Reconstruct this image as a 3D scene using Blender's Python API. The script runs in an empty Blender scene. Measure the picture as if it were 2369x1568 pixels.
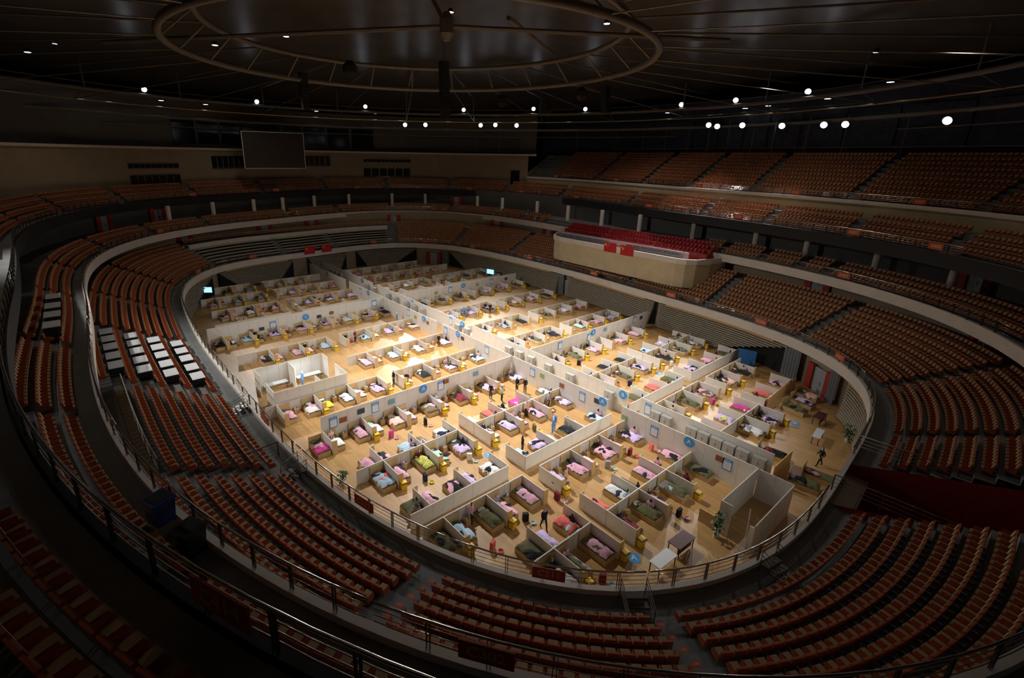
import bpy, math, random
import numpy as np
from mathutils import Vector, Matrix
SC = bpy.context.scene
COL = SC.collection
RND = random.Random(11)
# ------------------------------------------------------------------ camera
CAMP = np.array([46.2, -37.0, 23.5])
_y, _p, _r = math.radians(-50.808), math.radians(17.471), math.radians(1.0)
CF = np.array([math.sin(_y)*math.cos(_p), math.cos(_y)*math.cos(_p), -math.sin(_p)])
_r0 = np.array([math.cos(_y), -math.sin(_y), 0.0]); _u0 = np.cross(_r0, CF)
CR = math.cos(_r)*_r0 + math.sin(_r)*_u0; CU = -math.sin(_r)*_r0 + math.cos(_r)*_u0
cam = bpy.data.cameras.new('camera'); camo = bpy.data.objects.new('camera', cam); COL.objects.link(camo)
camo.matrix_world = Matrix(((CR[0], CU[0], -CF[0], CAMP[0]), (CR[1], CU[1], -CF[1], CAMP[1]), (CR[2], CU[2], -CF[2], CAMP[2]), (0, 0, 0, 1)))
cam.sensor_width = 36.0; cam.sensor_fit = 'HORIZONTAL'; cam.lens = 36.0*1120.5/2369
cam.shift_x = (1184.5-1091.2)/2369; cam.shift_y = (714.7-784.0)/2369
cam.clip_start = 0.2; cam.clip_end = 400
SC.camera = camo
def project(x, y, z):
    d = np.array([x, y, z])-CAMP; w = d@CF
    if w <= 0.3: return None
    return (1091.2+1120.5*(d@CR)/w, 714.7-1120.5*(d@CU)/w, w)
# ------------------------------------------------------------------ world, exposure
wd = bpy.data.worlds.new('world'); SC.world = wd; wd.use_nodes = True
wd.node_tree.nodes['Background'].inputs[0].default_value = (0.55, 0.62, 0.75, 1)
wd.node_tree.nodes['Background'].inputs[1].default_value = 0.0
SC.view_settings.view_transform = 'Standard'; SC.view_settings.look = 'None'
SC.view_settings.gamma = 1.0; SC.view_settings.use_curve_mapping = False
SC.view_settings.exposure = 0.0
SC.cycles.max_bounces = 5; SC.cycles.diffuse_bounces = 3; SC.cycles.glossy_bounces = 2
SC.cycles.sample_clamp_indirect = 4.0
# main flood lighting of the hall: clusters of floods on the catwalk rings aimed at the ward floor
def spot(loc, target, energy, size, blend=1.0, color=(1, .97, .93), radius=.5):
    L = bpy.data.lights.new('flood', 'SPOT'); L.energy = energy; L.spot_size = math.radians(size); L.spot_blend = blend
    L.color = color; L.shadow_soft_size = radius
    o = bpy.data.objects.new('flood', L); COL.objects.link(o); o.location = loc
    d = Vector(target)-Vector(loc); o.rotation_euler = d.to_track_quat('-Z', 'Y').to_euler()
    return o
FL = 2.0
for loc, tgt, e, sz in [
    ((-42, 40, 30.5), (10, -4, 0), 26000, 52), ((-55, 25, 30.5), (-4, -4, 0), 24000, 52), ((5, 54, 30), (8, 4, 0), 30000, 60),
    ((20, 50, 29.5), (10, 0, 0), 22000, 60), ((-58, -14, 33), (-6, -4, 0), 22000, 60), ((-2, -5, 37), (9, -3, 0), 62000, 76),
    ((-6, -52, 33), (0, -6, 0), 26000, 66), ((46, 30, 31), (8, 0, 0), 22000, 60), ((52, -8, 33), (6, -4, 0), 15000, 60)]:
    spot(loc, tgt, e*FL, sz)
# dim house lighting over the stands
HOUSE = []
for a, r, z, e in [(60, 44, 33, 5200), (95, 44, 33, 6500), (125, 50, 33, 5200), (155, 50, 33, 3800), (185, 50, 33, 3000), (30, 48, 33, 2600), (215, 46, 33, 2300), (250, 42, 33, 2200), (-70, 40, 31, 1800)]:
    t = math.radians(a); spot((-4+r*math.cos(t), -4+r*math.sin(t), z), (-4+(r+2)*math.cos(t), -4+(r+2)*math.sin(t), 0), e, 130, 1.0, (1, .86, .7), .8).data.energy *= .34
# ------------------------------------------------------------------ helpers
class MB:
    def __init__(s): s.v = []; s.f = []; s.m = []
    def add(s, vs, fs, mi=0):
        b = len(s.v); s.v += [tuple(p) for p in vs]; s.f += [tuple(b+i for i in f) for f in fs]; s.m += [mi]*len(fs); return s
    def box(s, cx, cy, cz, sx, sy, sz, rz=0.0, mi=0, tx=1.0, ty=1.0):
        c, n = math.cos(rz), math.sin(rz); vs = []
        for k, (fx, fy) in ((-.5, (1, 1)), (.5, (tx, ty))):
            for a, b in ((-.5, -.5), (.5, -.5), (.5, .5), (-.5, .5)):
                x, y = a*sx*fx, b*sy*fy; vs.append((cx+c*x-n*y, cy+n*x+c*y, cz+k*sz))
        return s.add(vs, [(3, 2, 1, 0), (4, 5, 6, 7), (0, 1, 5, 4), (1, 2, 6, 5), (2, 3, 7, 6), (3, 0, 4, 7)], mi)
    def bar(s, a, b, w, h, mi=0):
        a = Vector(a); b = Vector(b); d = b-a; L = d.length
        if L < 1e-6: return s
        q = d.to_track_quat('X', 'Z'); vs = []
        for x in (0, L):
            for y, z in ((-w/2, -h/2), (w/2, -h/2), (w/2, h/2), (-w/2, h/2)):
                vs.append(tuple(a+q @ Vector((x, y, z))))
        return s.add(vs, [(0, 1, 2, 3), (7, 6, 5, 4), (0, 4, 5, 1), (1, 5, 6, 2), (2, 6, 7, 3), (3, 7, 4, 0)], mi)
    def tube(s, pts, r, n=6, mi=0, cap=True):
        pts = [Vector(p) for p in pts]; rings = []
        for i, p in enumerate(pts):
            d = (pts[min(i+1, len(pts)-1)]-pts[max(i-1, 0)])
            q = d.to_track_quat('Z', 'Y'); rr = r[i] if isinstance(r, (list, tuple)) else r
            rings.append([tuple(p+q @ Vector((rr*math.cos(6.28319*k/n), rr*math.sin(6.28319*k/n), 0))) for k in range(n)])
        b = len(s.v)
        for rg in rings: s.v += rg
        for i in range(len(pts)-1):
            for k in range(n):
                s.f.append((b+i*n+k, b+i*n+(k+1) % n, b+(i+1)*n+(k+1) % n, b+(i+1)*n+k)); s.m.append(mi)
        if cap:
            s.f.append(tuple(b+k for k in reversed(range(n)))); s.f.append(tuple(b+(len(pts)-1)*n+k for k in range(n))); s.m += [mi, mi]
        return s
    def lathe(s, prof, n=12, x=0, y=0, z=0, mi=0):
        b = len(s.v)
        for r, h in prof:
            for k in range(n): s.v.append((x+r*math.cos(6.28319*k/n), y+r*math.sin(6.28319*k/n), z+h))
        for i in range(len(prof)-1):
            for k in range(n):
                s.f.append((b+i*n+k, b+i*n+(k+1) % n, b+(i+1)*n+(k+1) % n, b+(i+1)*n+k)); s.m.append(mi)
        s.f.append(tuple(b+k for k in reversed(range(n)))); s.f.append(tuple(b+(len(prof)-1)*n+k for k in range(n))); s.m += [mi, mi]
        return s
    def grid(s, fn, nu, nv, mi=0):
        b = len(s.v)
        for i in range(nu+1):
            for j in range(nv+1): s.v.append(tuple(fn(i/nu, j/nv)))
        for i in range(nu):
            for j in range(nv):
                s.f.append((b+i*(nv+1)+j, b+(i+1)*(nv+1)+j, b+(i+1)*(nv+1)+j+1, b+i*(nv+1)+j+1)); s.m.append(mi)
        return s
    def mesh(s, name, mats, smooth=False):
        me = bpy.data.meshes.new(name); me.from_pydata(s.v, [], s.f)
        if not isinstance(mats, (list, tuple)): mats = [mats]
        for m in mats: me.materials.append(m)
        if len(mats) > 1: me.polygons.foreach_set('material_index', s.m)
        if smooth: me.polygons.foreach_set('use_smooth', [True]*len(s.f))
        me.update(); return me
    def build(s, name, mats, parent=None, loc=(0, 0, 0), rz=0.0, smooth=False):
        return put(name, s.mesh(name, mats, smooth), parent, loc, rz)
def put(name, me, parent=None, loc=(0, 0, 0), rz=0.0):
    o = bpy.data.objects.new(name, me); COL.objects.link(o)
    if parent is not None: o.parent = parent
    o.location = loc; o.rotation_euler = (0, 0, rz); return o
def empty(name, loc=(0, 0, 0), rz=0.0):
    o = bpy.data.objects.new(name, None); COL.objects.link(o); o.location = loc; o.rotation_euler = (0, 0, rz); o.empty_display_size = .2; return o
def tag(o, label=None, cat=None, group=None, kind=None):
    if label: o['label'] = label
    if cat: o['category'] = cat
    if group: o['group'] = group
    if kind: o['kind'] = kind
    return o
ORD = ['zeroth', 'first', 'second', 'third', 'fourth', 'fifth', 'sixth', 'seventh', 'eighth', 'ninth', 'tenth', 'eleventh', 'twelfth', 'thirteenth', 'fourteenth', 'fifteenth', 'sixteenth', 'seventeenth', 'eighteenth', 'nineteenth', 'twentieth']
def ordn(i):
    if i < len(ORD): return ORD[i]
    t = {2: 'twenty', 3: 'thirty', 4: 'forty', 5: 'fifty'}[i//10]
    return t+('-'+ORD[i % 10] if i % 10 else '-placed')
MATS = {}
def mat(name, col, rough=.6, metal=0.0, var=0.12, scale=6.0, bump=0.0, emit=None, estr=0.0, spec=.4):
    if name in MATS: return MATS[name]
    m = bpy.data.materials.new(name); m.use_nodes = True; nt = m.node_tree; b = nt.nodes['Principled BSDF']
    b.inputs['Roughness'].default_value = rough; b.inputs['Metallic'].default_value = metal
    b.inputs['Specular IOR Level'].default_value = spec
    if emit:
        b.inputs['Emission Color'].default_value = (*emit, 1); b.inputs['Emission Strength'].default_value = estr
    b.inputs['Base Color'].default_value = (*col, 1)
    if var > 0:
        tc = nt.nodes.new('ShaderNodeTexCoord'); n = nt.nodes.new('ShaderNodeTexNoise'); n.inputs['Scale'].default_value = scale; n.inputs['Detail'].default_value = 3
        r = nt.nodes.new('ShaderNodeValToRGB')
        r.color_ramp.elements[0].position = .3; r.color_ramp.elements[1].position = .7
        r.color_ramp.elements[0].color = (*[c*(1-var) for c in col], 1); r.color_ramp.elements[1].color = (*[min(1, c*(1+var)) for c in col], 1)
        nt.links.new(tc.outputs['Object'], n.inputs['Vector']); nt.links.new(n.outputs['Fac'], r.inputs['Fac']); nt.links.new(r.outputs['Color'], b.inputs['Base Color'])
        if bump > 0:
            bp = nt.nodes.new('ShaderNodeBump'); bp.inputs['Strength'].default_value = bump; bp.inputs['Distance'].default_value = .05
            nt.links.new(n.outputs['Fac'], bp.inputs['Height']); nt.links.new(bp.outputs['Normal'], b.inputs['Normal'])
    MATS[name] = m; return m
def wood_floor():
    m = bpy.data.materials.new('court_floor'); m.use_nodes = True; nt = m.node_tree; b = nt.nodes['Principled BSDF']
    tc = nt.nodes.new('ShaderNodeTexCoord'); mp = nt.nodes.new('ShaderNodeMapping'); mp.inputs['Scale'].default_value = (1.6, 9, 1)
    br = nt.nodes.new('ShaderNodeTexBrick'); br.inputs['Scale'].default_value = 1.0; br.inputs['Mortar Size'].default_value = .004
    br.inputs['Color1'].default_value = (.60, .36, .14, 1); br.inputs['Color2'].default_value = (.52, .29, .11, 1); br.inputs['Mortar'].default_value = (.38, .21, .08, 1)
    br.inputs['Brick Width'].default_value = 3.0; br.inputs['Row Height'].default_value = .9
    n = nt.nodes.new('ShaderNodeTexNoise'); n.inputs['Scale'].default_value = .35; n.inputs['Detail'].default_value = 4
    mx = nt.nodes.new('ShaderNodeMixRGB'); mx.blend_type = 'MULTIPLY'; mx.inputs['Fac'].default_value = .35
    nt.links.new(tc.outputs['Object'], mp.inputs['Vector']); nt.links.new(mp.outputs['Vector'], br.inputs['Vector']); nt.links.new(mp.outputs['Vector'], n.inputs['Vector'])
    nt.links.new(br.outputs['Color'], mx.inputs['Color1']); nt.links.new(n.outputs['Color'], mx.inputs['Color2']); nt.links.new(mx.outputs['Color'], b.inputs['Base Color'])
    b.inputs['Roughness'].default_value = .38; return m
M = dict(
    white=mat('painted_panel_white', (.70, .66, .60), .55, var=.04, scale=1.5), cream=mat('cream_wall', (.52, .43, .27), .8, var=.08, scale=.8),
    fascia=mat('white_fascia_paint', (.62, .56, .50), .6, var=.06, scale=.7), dark=mat('dark_fascia', (.016, .016, .017), .7, var=.2, scale=.6),
    conc=mat('grey_terrace', (.17, .175, .17), .85, var=.12, scale=.7), ply=mat('tan_board', (.62, .43, .20), .6, var=.08, scale=3),
    plyd=mat('bed_plywood', (.56, .38, .18), .6, var=.1, scale=4), steel=mat('stainless_steel', (.55, .53, .50), .18, 1.0, var=.04), blackm=mat('black_metal', (.02, .02, .022), .5, .3),
    chrome=mat('rail_post_steel', (.16, .15, .14), .3, .9, var=.1), orange=mat('orange_seat_plastic', (.42, .085, .03), .38, var=.08, scale=3), tan=mat('tan_seat_cushion', (.30, .20, .10), .8, var=.08, scale=5),
    red=mat('red_seat_fabric', (.35, .012, .022), .6), slat=mat('bleacher_slat', (.42, .36, .27), .55, var=.1, scale=2), black=mat('black_gap', (.008, .008, .008), .9),
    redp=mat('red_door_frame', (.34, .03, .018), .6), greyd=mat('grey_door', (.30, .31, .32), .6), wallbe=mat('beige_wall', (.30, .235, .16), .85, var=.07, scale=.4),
    plate=mat('red_sign_plate', (.42, .075, .028), .5), letter=mat('sign_lettering', (.66, .42, .28), .6, var=0), pipe=mat('roof_steel_paint', (.15, .13, .11), .5, .2),
    roofm=mat('roof_sheet', (.20, .185, .17), .34, .55, var=.18, scale=.25, bump=.35), curtain=mat('navy_curtain', (.022, .028, .045), .85, var=.4, scale=1.2), glass=mat('dark_glass', (.012, .014, .016), .1, .0, var=0, spec=.6),
    locker=mat('grey_locker', (.42, .41, .38), .45, .1), yellow=mat('yellow_bin_plastic', (.80, .52, .03), .45, var=.05), olive=mat('olive_mattress', (.13, .125, .06), .9, var=.15, scale=5),
    skin=mat('skin', (.55, .34, .25), .6, var=.03), hair=mat('black_hair', (.012, .010, .010), .5, var=0), mask=mat('white_face_mask', (.75, .77, .8), .8, var=0),
    leaf=mat('plant_leaf', (.03, .085, .02), .5, var=.3, scale=8), pot=mat('white_pot', (.6, .58, .55), .5), maroon=mat('maroon_table', (.075, .02, .02), .35), desk=mat('white_desk', (.66, .68, .70), .4, var=.03),
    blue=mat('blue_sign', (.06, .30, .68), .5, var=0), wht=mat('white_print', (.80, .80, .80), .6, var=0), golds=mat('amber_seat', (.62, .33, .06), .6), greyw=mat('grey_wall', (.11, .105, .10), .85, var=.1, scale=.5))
# ------------------------------------------------------------------ bowl geometry: three nested rings measured every 10 degrees about (CX, CY)
CX, CY = -4.5, -0.5
T1 = [45.04,45.11,44.98,42.8,38.69,34.48,31.41,29.69,29.0,29.04,29.69,31.11,33.6,37.36,41.95,45.81,46.99,45.69,44.25,44.2,44.39,42.84,39.3,35.33,32.14,30.04,28.91,28.57,28.97,30.25,32.67,36.4,41.02,45.11,46.76,46.04]
T2 = [53.89,53.41,52.65,50.61,47.35,43.72,40.53,38.12,36.65,36.31,37.38,40.02,44.21,49.54,54.9,58.5,58.89,56.54,53.61,51.99,51.08,49.79,47.55,44.66,41.71,39.2,37.5,36.89,37.6,39.59,42.75,46.78,51.01,54.31,55.6,55.02]
T3 = [56.43,54.64,53.86,51.9,48.7,45.3,42.6,40.9,40.5,41.64,44.12,47.9,52.76,58.23,62.4,64.2,64.2,62.2,59.4,57.87,56.8,55.2,52.62,49.49,46.39,43.7,41.68,40.63,40.91,42.66,45.95,50.52,55.52,59.35,60.48,58.93]
NR = 1440
def _ring(t):
    c = np.fft.rfft(np.array(t)); n = len(t); full = np.zeros(NR//2+1, complex); full[:len(c)] = c*(NR/n); full[len(c)-1] *= .5
    r = np.fft.irfft(full, NR); a = np.arange(NR)*2*math.pi/NR
    p = np.c_[CX+r*np.cos(a), CY+r*np.sin(a)]; d = np.roll(p, -4, 0)-np.roll(p, 4, 0); nn = np.c_[d[:, 1], -d[:, 0]]; nn /= np.linalg.norm(nn, axis=1, keepdims=True)
    return p, nn
RINGS = {1: _ring(T1), 2: _ring(T2), 3: _ring(T3)}
def rp(k, deg, off=0.0):
    p, n = RINGS[k]; f = (deg % 360)*NR/360; i = int(f) % NR; j = (i+1) % NR; w = f-int(f)
    q = (p[i]+off*n[i])*(1-w)+(p[j]+off*n[j])*w; return float(q[0]), float(q[1])
def rna(k, deg):
    n = RINGS[k][1][int((deg % 360)*NR/360) % NR]; return math.atan2(n[1], n[0])
def sweep(name, k, prof, d0, d1, step, mats, mis=None):
    n = max(2, int(abs(d1-d0)/step)); mb = MB(); P = len(prof); close = abs(abs(d1-d0)-360) < 1e-6
    for i in range(n+(0 if close else 1)):
        dg = d0+(d1-d0)*i/n
        for o, z in prof:
            x, y = rp(k, dg, o); mb.v.append((x, y, z))
    N = n if close else n+1
    for i in range(n):
        a, b = i*P, ((i+1) % N)*P
        for j in range(P-1): mb.f.append((a+j, b+j, b+j+1, a+j+1)); mb.m.append(mis[j] if mis else 0)
    return mb.build(name, mats)
def arc(k, off, d0, d1, step=.5):
    n = max(2, int(abs(d1-d0)/step)); ds = [d0+(d1-d0)*i/n for i in range(n+1)]; pts = [rp(k, d, off) for d in ds]; s = [0.0]
    for a, b in zip(pts, pts[1:]): s.append(s[-1]+math.hypot(b[0]-a[0], b[1]-a[1]))
    return ds, s
def along(k, off, d0, d1, pitch, margin):
    ds, s = arc(k, off, d0, d1); L = s[-1]-2*margin; n = int(L/pitch)
    if n < 1: return []
    st = margin+(L-n*pitch)/2+pitch/2
    return [float(np.interp(st+i*pitch, s, ds)) for i in range(n)]
ST = lambda o: tag(o, kind='structure')
# floor of the hall
fl = MB(); fl.v.append((CX, CY, 0))
for i in range(144): x, y = rp(1, i*2.5, 1.5); fl.v.append((x, y, 0))
fl.f = [(0, 1+i, 1+(i+1) % 144) for i in range(144)]; fl.m = [0]*144
ST(fl.build('floor', wood_floor()))
# lower wall under the first fascia, first deck
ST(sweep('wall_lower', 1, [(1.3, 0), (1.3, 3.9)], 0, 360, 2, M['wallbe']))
ST(sweep('trim_1', 1, [(1.4, 3.75), (0, 3.75), (0, 4.78), (.28, 4.78), (.28, 4.5)], 0, 360, 1.25, M['fascia']))
def steps(o0, z0, n, dep, rise, tail):
    pr = [(.28, z0), (o0, z0)]
    for i in range(n):
        z = z0+rise*i
        if i: pr.append((o0+dep*i, z))
        pr.append((o0+dep*(i+1), z))
    pr += [(o0+dep*n, z0+rise*(n-1)), (tail, z0+rise*(n-1))]
    return pr
B1, D1 = 1.35, 4.5
TUN = (-6.6, 0.6)
pr1 = steps(B1, D1, 9, .85, .4, 11.5)
ST(sweep('floor_terrace', 1, pr1, TUN[1], 360+TUN[0], 1.25, M['conc']))
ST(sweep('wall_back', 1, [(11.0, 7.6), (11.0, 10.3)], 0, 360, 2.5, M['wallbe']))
# second tier
ST(sweep('trim_2', 2, [(1.6, 9.62), (0, 9.62), (0, 10.68), (.28, 10.68), (.28, 10.4)], 0, 360, 1.25, M['fascia']))
D2 = 10.4
ST(sweep('floor_terrace_upper', 2, steps(1.0, D2, 3, .85, .45, 9.0), 0, 360, 1.5, M['conc']))
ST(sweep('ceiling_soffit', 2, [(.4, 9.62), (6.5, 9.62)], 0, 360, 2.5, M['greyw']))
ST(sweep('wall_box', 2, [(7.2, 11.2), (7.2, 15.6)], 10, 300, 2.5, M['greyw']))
# third tier
D3 = 15.3
ST(sweep('trim_3', 3, [(3, 14.1), (0, 14.1), (0, 15.42), (.2, 15.42), (.2, D3)], 0, 360, 1.25, M['dark']))
ST(sweep('floor_terrace_top', 3, steps(.9, D3, 4, .85, .58, 6.4), 0, 360, 1.5, M['conc']))
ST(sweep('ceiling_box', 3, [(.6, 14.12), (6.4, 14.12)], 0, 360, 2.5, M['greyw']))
ST(sweep('wall_upper', 3, [(6.3, 16.9), (6.3, 24.2)], 128, 262, 2, M['wallbe']))
ST(sweep('wall_upper_east', 3, [(6.3, 16.9), (6.3, 23.4)], 2, 26, 2, M['wallbe']))
ST(sweep('trim_4', 3, [(6.3, 23.85), (5.9, 23.85), (5.9, 24.25), (9.5, 24.25)], 126, 262, 2, M['fascia']))
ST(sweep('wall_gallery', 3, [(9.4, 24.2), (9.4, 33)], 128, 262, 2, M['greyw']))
# upper north stand (fifth tier)
N5 = (26, 128); D5 = 19.0
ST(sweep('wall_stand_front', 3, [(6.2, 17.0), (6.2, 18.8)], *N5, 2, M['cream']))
ST(sweep('trim_5', 3, [(6.2, 18.65), (6.0, 18.65), (6.0, 19.1), (6.3, 19.1), (6.3, D5)], *N5, 2, M['fascia']))
p5 = [(6.3, D5), (6.9, D5)]
for i in range(10): p5 += [(6.9+.85*i, D5+.56*i), (6.9+.85*(i+1), D5+.56*i)]
p5 += [(18, D5+.56*9)]
ST(sweep('floor_stand', 3, p5, *N5, 2, M['conc']))
ST(sweep('wall_rear', 3, [(17.6, 23.5), (17.6, 34)], 0, 130, 2, M['curtain']))
for dd in N5:
    mb = MB(); a = [rp(3, dd, 6.2), rp(3, dd, 17.8)]
    mb.add([(a[0][0], a[0][1], 16.9), (a[1][0], a[1][1], 16.9), (a[1][0], a[1][1], 25), (a[0][0], a[0][1], 20)], [(0, 1, 2, 3)]); ST(mb.build('wall_stand_side', M['wallbe']))
# ------------------------------------------------------------------ arena seats
def chair_mb(mb=None, x=0, y=0, z=0, rz=0.0, so=0, ct=1, part='all'):
    mb = mb or MB(); c, s = math.cos(rz), math.sin(rz)
    def q(vs, fs, mi): mb.add([(x+c*a-s*b, y+s*a+c*b, z+h) for a, b, h in vs], fs, mi)
    def bx(x0, x1, y0, y1, z0, z1, mi, sk=0.0):
        q([(x0, y0, z0), (x1, y0, z0), (x1, y1, z0), (x0, y1, z0), (x0+.02, y0+sk, z1), (x1-.02, y0+sk, z1), (x1-.02, y1+sk, z1), (x0+.02, y1+sk, z1)],
          [(3, 2, 1, 0), (4, 5, 6, 7), (0, 1, 5, 4), (1, 2, 6, 5), (2, 3, 7, 6), (3, 0, 4, 7)], mi)
    if part in ('all', 'shell'):
        bx(-.235, .235, .14, .20, .34, .86, so, .10); bx(-.225, .225, -.26, .16, .33, .40, so)
        bx(-.255, -.215, -.16, .20, .30, .63, so); bx(.215, .255, -.16, .20, .30, .63, so)
    if part in ('all', 'cushion'):
        bx(-.19, .19, .10, .15, .44, .82, ct, .09); bx(-.19, .19, -.25, .10, .40, .46, ct)
    return mb
AIS1 = [-24.3, -35.4, -49.8, -69.4, -97.9, -120.7, -138.9, -155.6, -202.7, -217.6, -235.5, -257.1, -286.5, -309.5, -325.4, -339.8, -352]
BLK1 = ['C210', 'C211', 'C212', 'C213', 'C214', 'C215', 'C216', 'C217', 'D219', 'A201', 'A202', 'A203', 'A204', 'A205', 'A206', 'A207', 'A208', 'A209']
edges1 = [TUN[0]]+AIS1+[-360+TUN[1]]
SEATS = []
for b in range(len(edges1)-1):
    d0, d1 = edges1[b], edges1[b+1]
    for i in range(9):
        o = B1+.85*i+.42; z = D1+.4*i
        if -203 < d1 < -200 and i != 8: continue
        if b == 4 and i in (1, 3, 5, 7): continue
        if b == 3 and i >= 7: continue
        if b in (11, 12, 13) and i >= 6: 
            pass
        for k, dg in enumerate(along(1, o, d0, d1, .53, .55)):
            x, y = rp(1, dg, o)
            if -13.2 < x < 14.2 and y > 29.0 and i >= (3 if abs(x) < 11 else 4): continue
            SEATS.append((x, y, z, rna(1, dg)-math.pi/2, BLK1[b], i, k, 1))
def tierseats(k, o0, z0, n, rise, ais, d0, d1, tier, skip=None):
    e = [d0]+ais+[d1]
    for b in range(len(e)-1):
        for i in range(n):
            o = o0+.85*i+.42
            for j, dg in enumerate(along(k, o, e[b], e[b+1], .53, .5)):
                if skip and skip(dg): continue
                x, y = rp(k, dg, o); SEATS.append((x, y, z0+rise*i, rna(k, dg)-math.pi/2, 'T%d' % tier, i, j, tier))
tierseats(2, 1.0, D2, 3, .45, [44.4, 48.5, 54.6, 62, 119.2, 124.3, 132, 143.4, 156.5, 168.3, 180.3, 199.9, 212, 226, 243, 262, 285, 300, 316, 330, 345], 20, 356, 2, lambda d: 66 < d % 360 < 117)
tierseats(3, .9, D3, 4, .58, [33.2, 44.6, 57, 70.7, 93.3, 115.3, 130.4, 143.4, 156.8, 170, 184, 198, 212, 226, 240, 256, 272, 288, 302, 314, 326, 340], 8, 356, 3)
tierseats(3, 6.9, D5, 10, .56, [36, 49.5, 66, 82, 97, 111], 30, 123, 5, None)
def vis(s):
    p = project(s[0], s[1], s[2]+.6)
    return p is not None and -20 < p[0] < 2389 and -20 < p[1] < 1588
SEATS = [s for s in SEATS if vis(s)]
cand = [i for i, s in enumerate(SEATS) if s[7] == 1]
cand.sort(key=lambda i: math.dist(SEATS[i][:3], CAMP)); own = set(cand[:300])
sh_me = chair_mb(part='shell').mesh('arena_seat', [M['orange'], M['tan']]); cu_me = chair_mb(part='cushion').mesh('cushion', [M['orange'], M['tan']])
rest = {1: MB(), 2: MB(), 3: MB(), 5: MB()}
RN = ['front', 'second', 'third', 'fourth', 'fifth', 'sixth', 'seventh', 'eighth', 'rearmost']
for i, s in enumerate(SEATS):
    if i in own:
        o = put('arena_seat', sh_me, None, s[:3], s[3]); put('cushion', cu_me, o)
        tag(o, 'orange tip-up arena seat, %s from the aisle in the %s row of block %s' % (ordn(s[6]+1), RN[s[5]], s[4]), 'seat', 'orange seats of the lower stand')
    else: chair_mb(rest[s[7]], *s[:4])
for k, nm in ((1, 'rest of the orange seats in the lower stand around the hall'), (2, 'orange seats of the narrow middle balcony'), (3, 'orange seats of the upper balcony above the dark fascia'), (5, 'orange seats of the high stand under the curtains')):
    tag(rest[k].build('stand_seats', [M['orange'], M['tan']]), nm, 'seats', kind='stuff')
# ------------------------------------------------------------------ railings
def railing(k, off, z, d0, d1, label, near=True, h=1.05, pitch=1.7, nr=3):
    e = .12 if d1 > d0 else -.12; d0 += e; d1 -= e
    root = empty('guard_railing', (*rp(k, (d0+d1)/2, off), z)); tag(root, label, 'railing'); bx, by, bz = root.location
    n = max(4, int(abs(d1-d0)/1.2))
    for j in range(nr+1):
        zz = h if j == 0 else h*(j)/(nr+1)+.02
        pts = [(rp(k, d0+(d1-d0)*i/n, off)[0]-bx, rp(k, d0+(d1-d0)*i/n, off)[1]-by, zz) for i in range(n+1)]
        MB().tube(pts, .045 if j == 0 else .017, 6 if j == 0 else 4).build('handrail' if j == 0 else 'rail', M['steel'], root, smooth=True)
    ps = along(k, off, d0, d1, pitch, .1); allp = MB()
    for dg in ps:
        x, y = rp(k, dg, off); a = rna(k, dg); mb = MB() if near else allp
        for t in (-.05, .05): mb.box(x-bx-t*math.sin(a), y-by+t*math.cos(a), h/2, .07, .02, h, a)
        if near: mb.build('post', M['chrome'], root)
    if not near: tag(allp.build('posts', M['chrome'], root), kind='stuff')
    return root
for b in range(len(edges1)-1):
    d0, d1 = edges1[b], edges1[b+1]
    nr = b <= 5 or b >= 16
    railing(1, .14, 4.78, d0, d1, 'stainless railing on the white kerb in front of block %s' % BLK1[b] if BLK1[b] != 'D219' else 'stainless railing in front of the bare bleacher tiers hung with two flags', nr, .95)
for j, (d0, d1, lb) in enumerate([(280, 305, 'steel railing of middle balcony above block C213'), (305, 322, 'steel railing of middle balcony carrying the C302 plate'), (322, 350, 'steel railing of middle balcony at the dark lower right'), (20, 65, 'steel railing of middle balcony beyond the red seats'), (118, 143, 'steel railing of middle balcony above block A202'), (143, 180, 'steel railing of middle balcony above the two far flags'), (180, 230, 'steel railing of middle balcony in the dark far corner'), (230, 280, 'steel railing of middle balcony over the press desks')]):
    railing(2, .14, 10.68, d0, d1, lb, d0 > 250, .95)
for d0, d1, lb in [(285, 326, 'steel railing of upper balcony carrying the C414 plate'), (240, 285, 'steel railing of upper balcony along the dark picture edge'), (30, 70, 'steel railing of upper balcony beside plates A406 and A407'), (70, 115, 'steel railing of upper balcony over the red seats'), (115, 157, 'steel railing of upper balcony at the far corner of the high stand'), (157, 240, 'steel railing of upper balcony below the black screen')]:
    railing(3, .1, 15.42, d0, d1, lb, d0 > 280, .9)
railing(3, 6.15, 19.1, 27, 127, 'steel railing along the front of the high stand', False, .8)
def text(parent, body, size, loc, rot, m, name='lettering', align='CENTER'):
    c = bpy.data.curves.new(name, 'FONT'); c.body = body; c.size = size; c.align_x = align; c.align_y = 'CENTER'; c.extrude = .004; c.resolution_u = 2
    c.materials.append(m); o = bpy.data.objects.new(name, c); COL.objects.link(o); o.parent = parent; o.location = loc; o.rotation_euler = rot; return o
def plate(k, deg, off, z, body, where, w=1.5, h=.62):
    x, y = rp(k, deg, off); a = rna(k, deg)
    toward = (CAMP[0]-x)*math.cos(a)+(CAMP[1]-y)*math.sin(a)
    s = 1 if toward > 0 else -1
    rz = a+math.pi/2 if s > 0 else a-math.pi/2
    o = MB().box(0, 0, 0, w, .05, h).build('section_plate', M['plate'], None, (x+s*.09*math.cos(a), y+s*.09*math.sin(a), z), rz)
    tag(o, 'orange-red plate reading %s on the %s' % (body, where), 'sign', 'block number plates')
    text(o, body, h*.78, (0, -.03, 0), (math.pi/2, 0, 0), M['letter'])
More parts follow.
